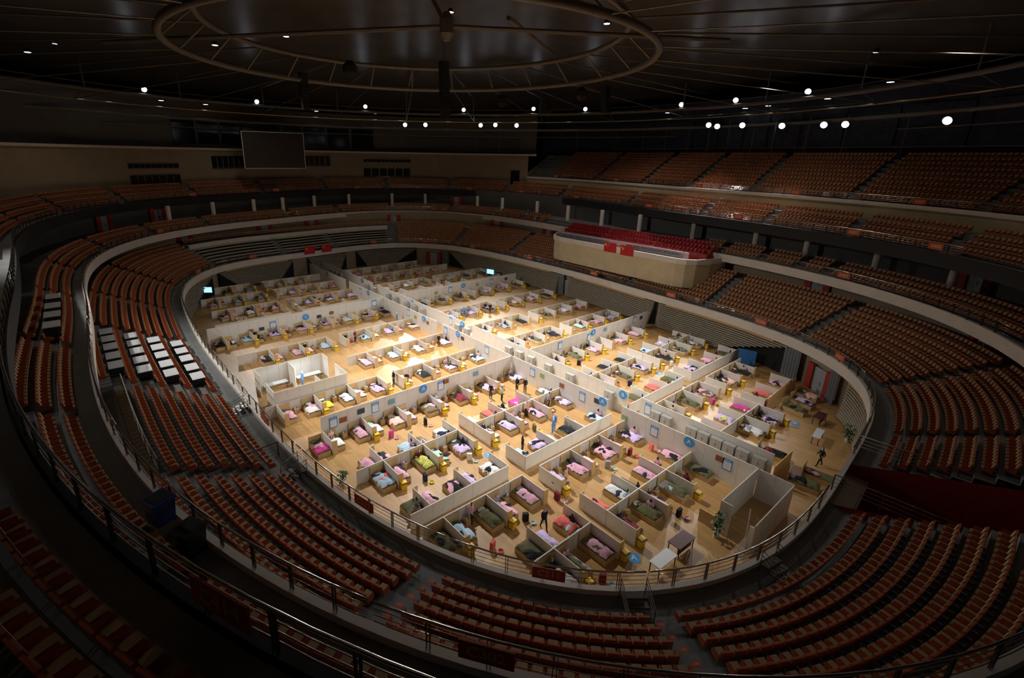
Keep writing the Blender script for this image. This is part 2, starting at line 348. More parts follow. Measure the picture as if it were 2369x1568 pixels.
for t, d in dict(C211=-29.6, C212=-41.8, C213=-58.2, A201=149.5, A202=135.5, A203=113.8, A204=85.1, A205=57.4, A206=39.5, A207=26.3, D219=-163.8, D220=163.4, C217=-147.2).items(): plate(1, d, .14, 5.32, t, 'lower railing')
for t, d in dict(A301=144.1, C302=-34.5, C317=-148, A307=41).items(): plate(2, d, .14, 11.2, t, 'middle balcony railing')
for t, d in dict(A403=125.4, A404=109, A405=84.6, A406=61.4, A407=42.8, A408=33, D419=163.6, A401=150, A402=138.4, D418=181.9, D417=199.3, C414=-39.7).items(): plate(3, d, .1, 15.95, t, 'upper balcony railing')
for t, d in dict(A503=121, A504=104, A505=78, A506=57, A507=41).items(): plate(3, d, 6.15, 19.5, t, 'railing of the high stand', 1.3, .55)
# ------------------------------------------------------------------ retracted bleachers round the floor
def strip(mb, k, o, z, d0, d1, w, h, step=2.0, mi=0):
    n = max(1, int(abs(d1-d0)/step)); b = len(mb.v)
    for i in range(n+1):
        d = d0+(d1-d0)*i/n
        for oo, zz in ((o, z), (o+w, z), (o+w, z+h), (o, z+h)):
            x, y = rp(k, d, oo); mb.v.append((x, y, zz))
    for i in range(n):
        a = b+i*4
        for j in range(4): mb.f.append((a+j, a+4+j, a+4+(j+1) % 4, a+(j+1) % 4)); mb.m.append(mi)
    mb.f += [(b+3, b+2, b+1, b), (b+n*4, b+n*4+1, b+n*4+2, b+n*4+3)]; mb.m += [mi, mi]
    return mb
def bleacher(d0, d1, label, n=13, cut0=0.0, cut1=0.0, amber=True):
    root = empty('folded_bleacher', (*rp(1, (d0+d1)/2, 0), 0)); tag(root, label, 'bleacher', 'folded bleachers under the lower stand'); L = root.location
    def bl(mb, nm, m): mb.v = [(x-L[0], y-L[1], z) for x, y, z in mb.v]; mb.build(nm, m, root)
    bl(strip(MB(), 1, .62, .02, d0, d1, .12, 3.68), 'backing', M['black'])
    for i in range(n):
        t = (n-1-i)/(n-1)
        bl(strip(MB(), 1, -.25+.045*i, .22+.262*i, d0+(d1-d0)*cut0*t, d1-(d1-d0)*cut1*t, .5, .1), 'slat', M['slat'])
    if amber: bl(strip(MB(), 1, .06, 3.58, d0+(d1-d0)*.08, d1-(d1-d0)*.08, .4, .12), 'amber_seat_row', M['golds'])
for d0, d1, c0, c1, lb in [(143, 101, .12, 0, 'folded slatted bleacher below blocks A202 and A203 of the lower stand'), (96.5, 62, 0, .02, 'long folded slatted bleacher below block A204 beside the grey curtain'), (60.5, 35, 0, .42, 'folded slatted bleacher below plate A206 with a row of amber seats'), (205, 186, .25, .2, 'folded slatted bleacher at the far end behind the lit television'), (182, 171, .2, .2, 'folded slatted bleacher at the far end below the two flags'), (168, 152, .15, .35, 'folded slatted bleacher at the far end below plate D220'), (24, 9, .05, .05, 'grey folded bleacher with amber seats on the dark right of the floor'), (226, 207, .05, .5, 'folded bleacher in shade beneath block C217')]:
    bleacher(d0, d1, lb, 13, c0, c1, d0 not in (182, 168))
# bare bleacher tiers at the far end of the lower stand
for d0, d1, lb in [(203.6, 188, 'bare slatted tier bank behind plate D219'), (186.5, 173.5, 'bare slatted tier bank behind the two far flags'), (172, 159, 'bare slatted tier bank behind plate D220')]:
    root = empty('bare_tier_bank', (*rp(1, (d0+d1)/2, 3), 4.5)); tag(root, lb, 'bleacher', 'bare tiers at the far end'); L = root.location
    for i in range(1, 7):
        mb = strip(MB(), 1, B1+.85*i-.12, D1+.4*i-.06, d0, d1, .8, .1); mb.v = [(x-L[0], y-L[1], z-L[2]) for x, y, z in mb.v]; mb.build('slat', M['slat'], root)
        mb = strip(MB(), 1, B1+.85*i-.02, D1+.4*(i-1)+.02, d0, d1, .02, .3); mb.v = [(x-L[0], y-L[1], z-L[2]) for x, y, z in mb.v]; mb.build('riser', M['black'], root)
ST(sweep('trim_6', 1, [(7.2, 6.9), (7.2, 7.75), (7.5, 7.75), (7.5, 6.9)], 158.5, 204, 2, M['fascia']))
# ------------------------------------------------------------------ guest box jutting from the middle balcony
VB = [(-15.8, 36.6), (-14.6, 33.2), (-13.4, 31.0), (-12.2, 29.9), (-10.6, 29.45), (-4, 29.1), (4, 28.9), (11.6, 28.75), (12.9, 29.1), (13.9, 30.2), (14.8, 32.6), (15.4, 36.0)]
vb = MB()
def wallstrip(mb, pts, z0, z1, th=.12, mi=0):
    for (a, b) in zip(pts, pts[1:]):
        d = Vector((b[0]-a[0], b[1]-a[1])); n = Vector((-d.y, d.x)).normalized()*th
        mb.add([(a[0], a[1], z0), (b[0], b[1], z0), (b[0]+n.x, b[1]+n.y, z0), (a[0]+n.x, a[1]+n.y, z0), (a[0], a[1], z1), (b[0], b[1], z1), (b[0]+n.x, b[1]+n.y, z1), (a[0]+n.x, a[1]+n.y, z1)],
               [(3, 2, 1, 0), (4, 5, 6, 7), (0, 1, 5, 4), (1, 2, 6, 5), (2, 3, 7, 6), (3, 0, 4, 7)], mi)
    return mb
box = empty('guest_box', (0, 32, 7)); tag(box, 'cream-fronted guest box with red seats jutting over block A204', 'balcony')
def inb(mb, nm, m): mb.v = [(x, y-32, z-7) for x, y, z in mb.v]; return mb.build(nm, m, box)
inb(wallstrip(MB(), VB, 6.0, 9.4), 'front_wall', M['cream'])
c_out = [(x*1.012, y-.1) for x, y in VB]
inb(wallstrip(MB(), c_out, 9.38, 10.12, .26), 'white_band', M['fascia'])
inb(MB().add([(x, y, 9.45) for x, y in VB], [tuple(range(len(VB)))]), 'deck', M['red'])
inb(wallstrip(MB(), [(-12.4, 31.6), (-4, 31.2), (4, 31.0), (12.2, 30.9)], 9.45, 10.75, .2), 'inner_parapet', mat('pale_parapet', (.55, .46, .46), .6))
for i in range(3): inb(MB().box(0, 33.2+.95*i+.5, (9.45+10.1+.5*i)/2+.2, 27.6, .95, 1.05+.5*i), 'step', M['redp'])
for i, (x0, x1) in enumerate([(-11.6, -1.6), (2.4, 11.4)]):
    n = 7
    for j in range(n):
        xa = x0+(x1-x0)*j/n; inb(MB().box(xa+.65, 30.15-.012*(xa+12), 10.35, (x1-x0)/n-.12, .03, .75), 'glass_panel', mat('smoky_glass_panel', (.16, .17, .19), .12, .2))
mb = MB()
for j in range(3): mb.tube([(-13.2, 32.4, 10.75+.18*j+.1), (-4, 31.7, 10.75+.18*j+.1), (4, 31.5, 10.85+.18*j), (13, 31.4, 10.85+.18*j)], .02, 4)
for j in range(20): mb.box(-12.8+j*1.35, 31.95-.02*j, 11.0, .03, .03, .75)
inb(mb, 'seat_railing', M['steel'])
red_me = chair_mb(part='all').mesh('red_seat', [M['red'], M['red']])
for i in range(3):
    for j in range(44):
        x = -12.9+j*.6
        if abs(x+4.6) < .5 or abs(x-4.6) < .5: continue
        o = put('red_seat', red_me, None, (x, 33.35+.95*i+.3, 10.19+.5*i), 0.0)
        tag(o, 'red upholstered seat, %s from the left end of the %s row in the guest box' % (ordn(j+1), ('front', 'middle', 'back')[i]), 'seat', 'red seats of the guest box')
# flags
def star(mb, x, z, r, y, rot=0.0, mi=1):
    vs = [(x+(r if k % 2 == 0 else r*.4)*math.sin(rot+k*math.pi/5), y, z+(r if k % 2 == 0 else r*.4)*math.cos(rot+k*math.pi/5)) for k in range(10)]
    mb.add([(x, y, z)]+vs, [(0, 1+k, 1+(k+1) % 10) for k in range(10)], mi)
yel = mat('flag_yellow', (.8, .55, .05), .7, var=0); fred = mat('flag_red', (.45, .012, .016), .7)
def flag(loc, rz, kind, label, w=2.3, h=1.55):
    o = MB().grid(lambda u, v: (w*(u-.5), .04*math.sin(u*9)+.03*math.sin(v*4), h*(v-.5)), 14, 6).build('flag', fred, None, loc, rz, True); tag(o, label, 'flag')
    mb = MB()
    if kind == 'stars':
        star(mb, -w*.34, h*.24, .26, -.1)
        for a, b in ((-.17, .40), (-.10, .30), (-.10, .16), (-.17, .06)): star(mb, w*a, h*b, .085, -.1, .4)
    else:
        cx, cz = -w*.30, h*.2
        vs = []; n = 14
        for k in range(n+1):
            t = -2.3+k*3.9/n; r0, r1 = .27, .27-.09*math.sin(math.pi*k/n)
            vs += [(cx+r0*math.cos(t), -.1, cz+r0*math.sin(t)), (cx+r1*math.cos(t), -.1, cz+r1*math.sin(t))]
        mb.add(vs, [(2*k, 2*k+2, 2*k+3, 2*k+1) for k in range(n)], 0)
        mb.add([(cx-.22, -.1, cz+.16), (cx-.14, -.1, cz+.24), (cx+.24, -.1, cz-.18), (cx+.18, -.1, cz-.24)], [(0, 1, 2, 3)], 0)
        mb.add([(cx-.28, -.1, cz+.10), (cx-.12, -.1, cz+.28), (cx-.04, -.1, cz+.2), (cx-.2, -.1, cz+.03)], [(0, 1, 2, 3)], 0)
    mb.m = [0]*len(mb.f); mb.build('emblem', yel, o)
flag((.35, 28.75, 10.0), 0.02, 'stars', 'red flag with yellow stars hanging on the guest box front'); flag((3.5, 28.68, 9.95), 0.02, 'tool', 'red flag with hammer and sickle hanging on the guest box front')
for d, k, lb in ((181.7, 'tool', 'red hammer and sickle flag on the far railing'), (176.9, 'stars', 'red flag with yellow stars on the far railing')):
    x, y = rp(1, d, -.08); flag((x, y, 5.1), rna(1, d)-math.pi/2+math.pi if False else rna(1, d)-math.pi/2, k, lb)
# columns below the dark fascia
for i, d in enumerate([187.1, 180.1, 172.5, 164.8, 156, 149.4, 138.2, 132.1, 122.4, 112.3, 99.8, 86.2, 71.1, 58.2, 50, 41, 33, 196, 205]):
    o = MB().lathe([(.42, 0), (.42, .06), (.36, .1), (.36, 3.1)], 14).build('column', M['fascia'], None, (*rp(2, d, 4.35), 11.3 if not 66 < d < 117 else 11.2), 0, True)
    tag(o, 'round white column under the dark fascia, %s counting from the far left' % ordn(i+1), 'column', 'columns of the middle balcony'); o['kind'] = 'structure'
# doors in the wall behind the lower stand and at floor level
DN = [0]
def door(k, d, off, z, w=1.9, h=2.1):
    DN[0] += 1; x, y = rp(k, d, off); a = rna(k, d); r = ST(empty('door_%d' % DN[0], (x, y, z), a-math.pi/2))
    MB().box(0, 0, h/2, w, .08, h).build('leaf', M['greyd'], r)
    for s in (-1, 1): MB().box(s*(w/2+.4), -.12, h/2+.1, .8, .3, h+.2).build('frame', M['redp'], r)
    MB().box(.2, -.07, 1.0, .05, .06, .3).build('handle', M['steel'], r)
for d in (157, 137, 121, 68.2, 58.2, 187.1, 173.7, 202.1, 40.6, 25): door(1, d, 10.75, 7.7, 1.5, 1.85)
for d in (143.6, 205, 33, 215): door(2, d, 6.9, 11.3, 1.6, 2.4)
for d in (98.7, 147.5, 30): door(1, d, 1.0, 0, 1.8, 2.6)
# grey floor-level curtains beside the doors
for d, w in ((100.3, 1.6), (34.2, 2.2), (27.2, 1.2), (144.3, 1.3)):
    x, y = rp(1, d, .5); a = rna(1, d)
    o = MB().grid(lambda u, v: (w*(u-.5), .08*math.sin(u*w*16), 3.7*v), 40, 1).build('grey_curtain', mat('grey_drape', (.16, .17, .18), .85), None, (x, y, 0), a-math.pi/2, True)
    tag(o, 'grey floor-length drape at the doorway, %s' % {100.3: 'centre of the long slatted side', 34.2: 'right-hand far corner', 27.2: 'beside the wall television', 144.3: 'far corner behind ward D'}[d], 'curtain')
# ------------------------------------------------------------------ far wall windows, gallery mullions, screen
def wall_window(k, off, d0, d1, z0, z1, n, m, nm):
    r = ST(empty(nm, (*rp(k, (d0+d1)/2, off), z0))); L = r.location
    for j in range(n):
        a, b = d0+(d1-d0)*(j+.06)/n, d0+(d1-d0)*(j+.94)/n; (x0, y0), (x1, y1) = rp(k, a, off), rp(k, b, off)
        MB().add([(x0-L[0], y0-L[1], 0), (x1-L[0], y1-L[1], 0), (x1-L[0], y1-L[1], z1-z0), (x0-L[0], y0-L[1], z1-z0)], [(0, 1, 2, 3)]).build('pane', m, r)
    mb = MB()
    for zz in (z0-.08, z1+.08):
        p = [rp(k, d0, off-.05), rp(k, d1, off-.05)]; mb.bar((p[0][0]-L[0], p[0][1]-L[1], zz-z0), (p[1][0]-L[0], p[1][1]-L[1], zz-z0), .12, .1)
    mb.build('window_frame', M['chrome'], r)
for i, (d0, d1, z0, z1, n, m) in enumerate([(191.2, 184.8, 20.4, 22.6, 6, M['glass']), (173.1, 166.8, 20.8, 22.9, 6, M['glass']), (160.6, 151.5, 21.8, 22.4, 11, M['black']), (160.7, 151.6, 18.3, 20.2, 6, M['glass']), (205.7, 197.1, 20.6, 21.2, 9, M['black']), (205.7, 197.1, 17.2, 19.2, 7, M['glass']), (131.8, 129.6, 17, 20.3, 1, M['black'])]):
    wall_window(3, 6.2, d0, d1, z0, z1, n, m, 'window_%d' % (i+1))
wall_window(3, 9.2, 196, 158, 25, 29.5, 9, M['glass'], 'window_8'); wall_window(3, 9.2, 152, 131, 25, 28, 5, mat('gallery_panel', (.07, .068, .066), .6), 'window_9')
wall_window(3, 17.3, 124, 30, 25.6, 31, 13, M['curtain'], 'window_10')
for i, d in enumerate([122.7, 113.7, 107, 101.1, 94.6, 88.9, 83.3, 75.9, 70.4, 63.9, 57.9, 50]):
    x, y = rp(3, d, 15.6); mb = MB().tube([(0, 0, 0), (.0, 0, 6.2)], .05, 5); mb.bar((-.9, 0, 1.6), (.9, 0, 1.6), .05, .06)
    o = mb.build('rear_mast', M['pipe'], None, (x, y, 24.0), rna(3, d)-math.pi/2); tag(o, 'slim steel mast behind the high stand, %s from the far end' % ordn(i+1), 'mast', 'masts behind the high stand')
sx, sy0, sy1 = -61.8, -8.6, 3.6
o = MB().box(0, 0, 0, .5, sy1-sy0, 7.1).build('video_screen', mat('screen_face', (.028, .022, .02), .45, var=.05), None, (sx, (sy0+sy1)/2, 24.0), math.radians(-3)); tag(o, 'large black video screen with pale frame on the far wall', 'screen')
mb = MB(); W = (sy1-sy0)/2
for a, b in (((.28, -W, -3.55), (.28, W, -3.55)), ((.28, W, -3.55), (.28, W, 3.55)), ((.28, W, 3.55), (.28, -W, 3.55)), ((.28, -W, 3.55), (.28, -W, -3.55))): mb.bar(a, b, .14, .14)
mb.build('frame', M['fascia'], o)
mb = MB()
for t in (-W*.7, 0, W*.7): mb.bar((-.2, t, -2.4), (-7.6, t, -2.4), .12, .12); mb.bar((-.2, t, 2), (-7.6, t, -1), .12, .12)
mb.build('bracket', M['blackm'], o)
# ------------------------------------------------------------------ press desks on the near-left terrace, bins, steps, ramp
def desk(x, y, z, label, w=1.55, d=.95, group='white press desks'):
    r = empty('press_desk', (x, y, z)); tag(r, label, 'desk', group)
    MB().box(0, 0, .73, w, d, .05).build('top', M['desk'], r); MB().box(0, .30, .36, w-.1, .04, .6).build('front_panel', mat('desk_dark', (.05, .05, .055), .6), r)
    for a in (-1, 1): MB().box(a*(w/2-.08), 0, .35, .05, d-.1, .7).build('leg', M['blackm'], r)
DX = [-6.05, -3.75, -1.5, .9, 3.15]
for i, (yy, zz, r) in enumerate([(-31.5, 4.9, 'front'), (-33.3, 5.7, 'second'), (-35.0, 6.5, 'third'), (-36.7, 7.3, 'rear')]):
    for j, x in enumerate(DX): desk(x, yy+.02*j, zz, 'white press desk, %s from the far aisle in the %s desk row on the left' % (ordn(j+1), r))
for j, x in enumerate([-5.0, -1.8, .9, 3.7]): desk(x, -39.6, 11.3, 'white desk on the middle balcony at left edge, %s from the far end' % ordn(j+1))
def wheelie(x, y, z, m, label, rz):
    r = empty('wheeled_bin', (x, y, z), rz); tag(r, label, 'bin')
    MB().box(0, 0, .52, .62, .62, .9, 0, 0, 1.25, 1.2).build('body', m, r); MB().box(0, 0, 1.0, .84, .82, .07).build('rim', m, r); MB().box(0, .05, 1.02, .62, .6, .06).build('opening', M['black'], r)
    for s in (-1, 1): MB().tube([(s*.25-.04, .28, .1), (s*.25+.04, .28, .1)], .1, 8).build('wheel', M['black'], r)
wheelie(28.3, -36.5, 10.85, mat('blue_bin', (.012, .03, .16), .4), 'blue wheeled bin among the middle balcony seats', .4); wheelie(29.9, -35.9, 10.4, mat('black_bin', (.012, .014, .016), .4), 'black wheeled bin beside the blue bin on the middle balcony', .5)
def access_steps(d, label):
    x, y = rp(1, d, .9); r = empty('access_steps', (x, y, 4.5), rna(1, d)-math.pi/2); tag(r, label, 'steps', 'steel steps over the kerb')
    for i in range(3): MB().box(0, .45-.35*i, .1+.17*i, 1.1, .33, .06).build('tread', M['chrome'], r)
    for s in (-1, 1):
        mb = MB()
        for h in (.35, .62, .9): mb.tube([(s*.58, .7, h*.8), (s*.58, -.45, h+.35)], .022, 5)
        for yy in (.7, -.45): mb.tube([(s*.58, yy, 0), (s*.58, yy, 1.2 if yy < 0 else .75)], .028, 5)
        mb.build('side_rail', M['steel'], r)
for d, lb in ((-49.0, 'steel steps with side rails between blocks C212 and C213'), (-25.2, 'steel steps over the kerb beside plate C211'), (-16.2, 'steel steps at the lower right bend of the kerb'), (-64, 'folded steel steps standing near plate C213')): access_steps(d, lb)
for bi, d in enumerate((-35.4, -24.3)):
    for i in range(8):
        x, y = rp(1, d, B1+.85*i+.45); o = MB().lathe([(.2, 0), (.2, .012)], 14).build('row_number_disc', M['plate'], None, (x, y, D1+.4*i+.004), rna(1, d)+math.pi/2)
        tag(o, 'orange floor disc on the %s row step of the aisle %s of block C211' % (ordn(i+1), ('left', 'right')[bi]), 'sign', 'row number discs on the aisles'); text(o, '%d排' % (i+1), .17, (0, 0, .016), (0, 0, 0), M['letter'])
def guard(pts, z, label, h=1.0, glass=False):
    r = empty('stair_guard', (*pts[0], z)); tag(r, label, 'railing'); x0, y0 = pts[0]; P = [(x-x0, y-y0) for x, y in pts]
    for j in range(4): MB().tube([(x, y, h*(j+1)/4) for x, y in P], .035 if j == 3 else .016, 5).build('handrail' if j == 3 else 'rail', M['steel'], r)
    for x, y in P: MB().box(x, y, h/2, .06, .06, h).build('post', M['chrome'], r)
    if glass:
        for a, b in zip(P, P[1:]): MB().add([(a[0], a[1], .08), (b[0], b[1], .08), (b[0], b[1], h-.08), (a[0], a[1], h-.08)], [(0, 1, 2, 3)]).build('glass_pane', mat('rail_glass', (.03, .045, .045), .06, .1), r)
# stair void behind block C213
MBv = MB(); va = [rp(1, -69+i*1.9, 7.6) for i in range(11)]; vz = [rp(1, -69+i*1.9, 9.6) for i in range(11)]
for i in range(10): MBv.add([(*va[i], 7.4), (*va[i+1], 7.4), (*vz[i+1], 7.4), (*vz[i], 7.4)], [(0, 1, 2, 3)])
ST(MBv.build('floor_landing', mat('brown_landing', (.16, .11, .05), .7)))
guard(va, 7.5, 'glass and steel guard along the brown landing behind block C213', 1.0, True); guard([vz[0], va[0]], 7.5, 'short steel guard closing the brown landing', 1.0)
guard([rp(1, -50.4, o) for o in (1.4, 3.4, 5.4, 7.4)], 5.6, 'sloping-aisle steel guard at the end of block C213 rows', 1.0)
# tunnel mouth on the right
tw = MB()
for d in TUN:
    a, b = rp(1, d, .2), rp(1, d, 10.8); tw.add([(*a, 0), (*b, 0), (*b, 7.7), (*a, 4.5)], [(0, 1, 2, 3)])
ST(tw.build('wall_tunnel', M['redp']))
a, b, c_, d_ = rp(1, TUN[0], .0), rp(1, TUN[0], 11), rp(1, TUN[1], 11), rp(1, TUN[1], 0)
ST(MB().add([(*a, .02), (*b, .02), (*c_, .02), (*d_, .02)], [(0, 1, 2, 3)]).build('floor_tunnel', M['greyw']))
guard([rp(1, TUN[0]-.3, o) for o in (.3, 2.5, 5, 7.5, 10)], 5.6, 'steel guard on the near edge of the tunnel mouth', 1.0); guard([rp(1, TUN[1]+.3, o) for o in (.3, 2.5, 5, 7.5, 10)], 5.6, 'steel guard on the far edge of the tunnel mouth', 1.0)
# aisle handrails of the middle balcony
for i, d in enumerate([132, 124.3, 119.2, 62, 54.6, 48.5, 44.4]):
    x, y = rp(2, d, .9); r = MB(); a = rna(2, d); ca, sa = math.cos(a), math.sin(a)
    for j in range(4): r.tube([(0, 0, .3+.22*j), (2.6*ca, 2.6*sa, 1.5+.22*j)], .022, 4)
    for t in (0, 1): r.tube([(2.6*ca*t, 2.6*sa*t, 0), (2.6*ca*t, 2.6*sa*t, 1.0+1.2*t)], .03, 4)
    o = r.build('aisle_handrail', M['steel'], None, (x, y, 10.4)); tag(o, 'bright sloping handrail on the middle balcony, %s counting from the far corner' % ordn(i+1), 'handrail', 'aisle handrails of the middle balcony')
# ------------------------------------------------------------------ ward partitions
SH, TH = 1.23, 2.4
def pwall(p0, p1, h, label, pw=1.22, name='partition_wall', m=None, th=.06, z0=0.0):
    L = math.dist(p0, p1); n = max(1, round(L/pw)); a = math.atan2(p1[1]-p0[1], p1[0]-p0[0])
    r = empty(name, (p0[0], p0[1], z0), a); tag(r, label, 'partition', 'tall partition walls' if h > 2 else 'low partition walls')
    me = MB().box(L/n/2, 0, h/2, L/n-.014, th, h).mesh('panel', m or M['white'])
    for i in range(n): put('panel', me, r, (L*i/n, 0, 0))
    MB().box(L/2, 0, .04, L, th-.02, .08).build('floor_rail', M['plyd'], r)
    return r
YL, YR = -1.85, 1.0
for x0, x1, lb in [(-50.5, -32.3, 'far stretch of the tall left corridor wall'), (-30.9, -4.2, 'tall left corridor wall between ward C and the grey lockers'), (-3.0, 10.3, 'tall left corridor wall lettered C in the bright middle'), (10.4, 23.2, 'tall left corridor wall along ward A ending at an A sign'), (24.7, 36.1, 'nearest tall left corridor wall with a big A sign')]:
    pwall((x0, YL), (x1, YL), TH, lb)
for x0, x1, lb in [(-50.5, -27.6, 'far stretch of the tall right corridor wall'), (-26.0, -1.8, 'tall right corridor wall behind the lockers along ward D'), (-.2, 10.2, 'tall right corridor wall lettered D in the bright middle'), (10.3, 23.5, 'tall right corridor wall along ward B ending at a B sign'), (24.8, 36.2, 'nearest tall right corridor wall carrying paired grey lockers')]:
    pwall((x0, YR), (x1, YR), TH, lb)
pwall((10.35, -24.0), (10.35, YL-.1), TH, 'tall cross wall with a blue A sign between wards A and C'); pwall((10.2, YR+.1), (10.2, 25.6), TH, 'tall cross wall with a blue B sign between wards B and D')
pwall((-18.6, -26.8), (-18.6, YL-.1), TH, 'tall cross wall with a blue C sign behind ward C'); pwall((-18.6, YR+.1), (-18.6, 26.6), TH, 'tall cross wall with a blue D sign behind ward D')
# glazed-in staff booth of ward C
for p0, p1, lb in [((3.6, -25.6), (3.6, -18.5), 'plain near wall of the blue-lit staff booth'), ((-2.8, -25.5), (-2.8, -18.5), 'far wall of the blue-lit staff booth'), ((3.55, -18.4), (.6, -18.4), 'short right wall of the staff booth beside the aisle'), ((-2.8, -18.4), (-1.2, -18.4), 'far right return wall of the staff booth'), ((3.55, -25.6), (1.0, -25.6), 'outer left wall of the staff booth with notices'), ((-2.8, -25.6), (-1.0, -25.6), 'outer left return wall of the staff booth near the railing'), ((-2.75, -22.2), (-.6, -22.2), 'half divider inside the staff booth'), ((2.2, -21.2), (3.5, -21.2), 'small screen wall inside the staff booth near its front')]:
    pwall(p0, p1, TH, lb, name='booth_wall')
# near booth at the right end of the corridor
for p0, p1, h, lb in [((36.15, -7.4), (36.15, YL), TH, 'left tall wall of the empty near booth'), ((36.25, YL-.05), (38.5, YL-.05), TH, 'back wall of the empty near booth'), ((38.5, -8.2), (38.5, YL-.1), TH, 'right tall wall of the empty near booth by the railing'), ((36.1, -7.45), (36.85, -7.45), TH, 'narrow front panel of the near booth beside the plant'), ((38.0, -7.45), (38.45, -7.45), 1.7, 'low front panel of the near booth with blue lettering')]:
    pwall(p0, p1, h, lb, name='booth_wall')
r = pwall((34.9, -7.45), (36.05, -7.45), 1.0, 'low tan counter panel beside the near booth', name='counter_panel', m=M['ply'])
pwall((23.7, YL), (24.9, 1.0), SH, 'low tan gate panel across the corridor opening', m=M['ply']) if False else None
# ------------------------------------------------------------------ cloth meshes
def nz(x, y, s): return math.sin(x*3.1+s*1.7)*math.sin(y*4.3+s*2.9)+.5*math.sin(x*7.3+y*5.1+s*4.1)+.35*math.sin(x*13.7-y*11.9+s)
def quilt_me(i, x0, x1, wid, body, lump):
    def fn(u, v):
        e = .06*nz(v*3, i, i); x = x0+(x1-x0)*u+e*(1 if u > .5 else -1)*.8
        w = wid*(1+.10*nz(u*3, i*.7, i+3)); y = (v-.5)*w+.06*nz(u*2, i, i)
        h = .07+body*math.exp(-((y/.26)**2))*(.6+.4*math.sin(3.1*min(1, u*1.1)))+lump*.5*(nz(u*3+i, v*3, i)+1.2)
        ed = min(u, 1-u)*9, min(v, 1-v)*6; k = min(1, min(ed)); h = h*(.25+.75*k**.6)
        if abs(y) > .54: h -= .22*min(1, (abs(y)-.54)*6)
        return x, y, .48+h
    return MB().grid(fn, 16, 10)
QU = [quilt_me(1, .5, 1.95, 1.15, .16, .05), quilt_me(2, .35, 1.9, .95, .2, .04), quilt_me(3, .8, 2.0, 1.2, .08, .08), quilt_me(4, .3, 1.7, .7, .14, .09), quilt_me(5, .6, 2.02, 1.0, .2, .06), quilt_me(6, .15, 1.3, 1.05, .06, .1), quilt_me(7, .4, 1.98, .85, .22, .05), quilt_me(8, .25, 1.95, 1.1, .03, .03)]
def coat_me(i, rx, ry, h0):
    def fn(u, v):
        t = 6.28319*v; k = 1+.28*math.sin(3*t+i)+.18*math.sin(5*t+2*i); r = (u**.8)*k
        return rx*r*math.cos(t), ry*r*math.sin(t), h0*(1-u**2.2)+.03*nz(u*4, v*5, i)*(1-u)
    return MB().grid(fn, 6, 18)
CO = [coat_me(1, .42, .34, .15), coat_me(2, .55, .28, .13), coat_me(3, .36, .4, .17), coat_me(4, .62, .34, .12)]
QM = [q.mesh('quilt', M['olive'], True) for q in QU]; CM = [q.mesh('coat', M['olive'], True) for q in CO]
PIL = MB().grid(lambda u, v: (.17*math.cos(math.pi*(u-.5))*math.cos(6.28319*v)*1.15, .28*math.cos(math.pi*(u-.5))*math.sin(6.28319*v)*1.1, .07*math.sin(math.pi*(u-.5))), 8, 14).mesh('pillow', M['wht'], True)
BASE = MB().box(1.03, 0, .2, 1.98, 1.06, .40).mesh('base', M['plyd']); MATT = MB().box(1.03, 0, .44, 1.94, 1.02, .09, 0, 0, .98, .97).mesh('mattress', M['olive'])
HB = {1.12: MB().box(.02, 0, .56, .03, 1.12, 1.12).mesh('headboard', M['ply']), .95: MB().box(.02, 0, .5, .03, 1.15, 1.0).mesh('headboard', M['ply'])}
CL = {'o': ('olive', (.12, .115, .05)), 'k': ('black', (.012, .012, .015)), 'p': ('pink', (.74, .40, .52)), 'l': ('lilac', (.60, .47, .74)), 'c': ('coral red', (.74, .15, .13)), 'b': ('pale blue', (.42, .58, .72)), 'w': ('white', (.78, .78, .78)), 'g': ('grey', (.30, .31, .36)),
      'n': ('navy', (.015, .022, .06)), 'f': ('yellow-green floral', (.62, .68, .12)), 'm': ('brown camouflage', (.17, .13, .075)), 'r': ('maroon', (.19, .018, .03)), 'e': ('peach', (.80, .50, .43)), 'a': ('magenta', (.60, .06, .28)), 't': ('mint', (.45, .68, .62)), 'y': ('yellow', (.72, .62, .06)), 'd': ('dark green', (.04, .07, .045))}
CLM = {k: mat('cloth_'+v[0].replace(' ', '_'), v[1], .9, var=.65 if k in 'fm' else .1, scale=9 if k in 'fm' else 5, bump=.3) for k, v in CL.items()}
MATC = mat('pale_mattress', (.55, .53, .50), .9)
def recol(o, m):
    o.material_slots[0].link = 'OBJECT'; o.material_slots[0].material = m; return o
BEDS = []
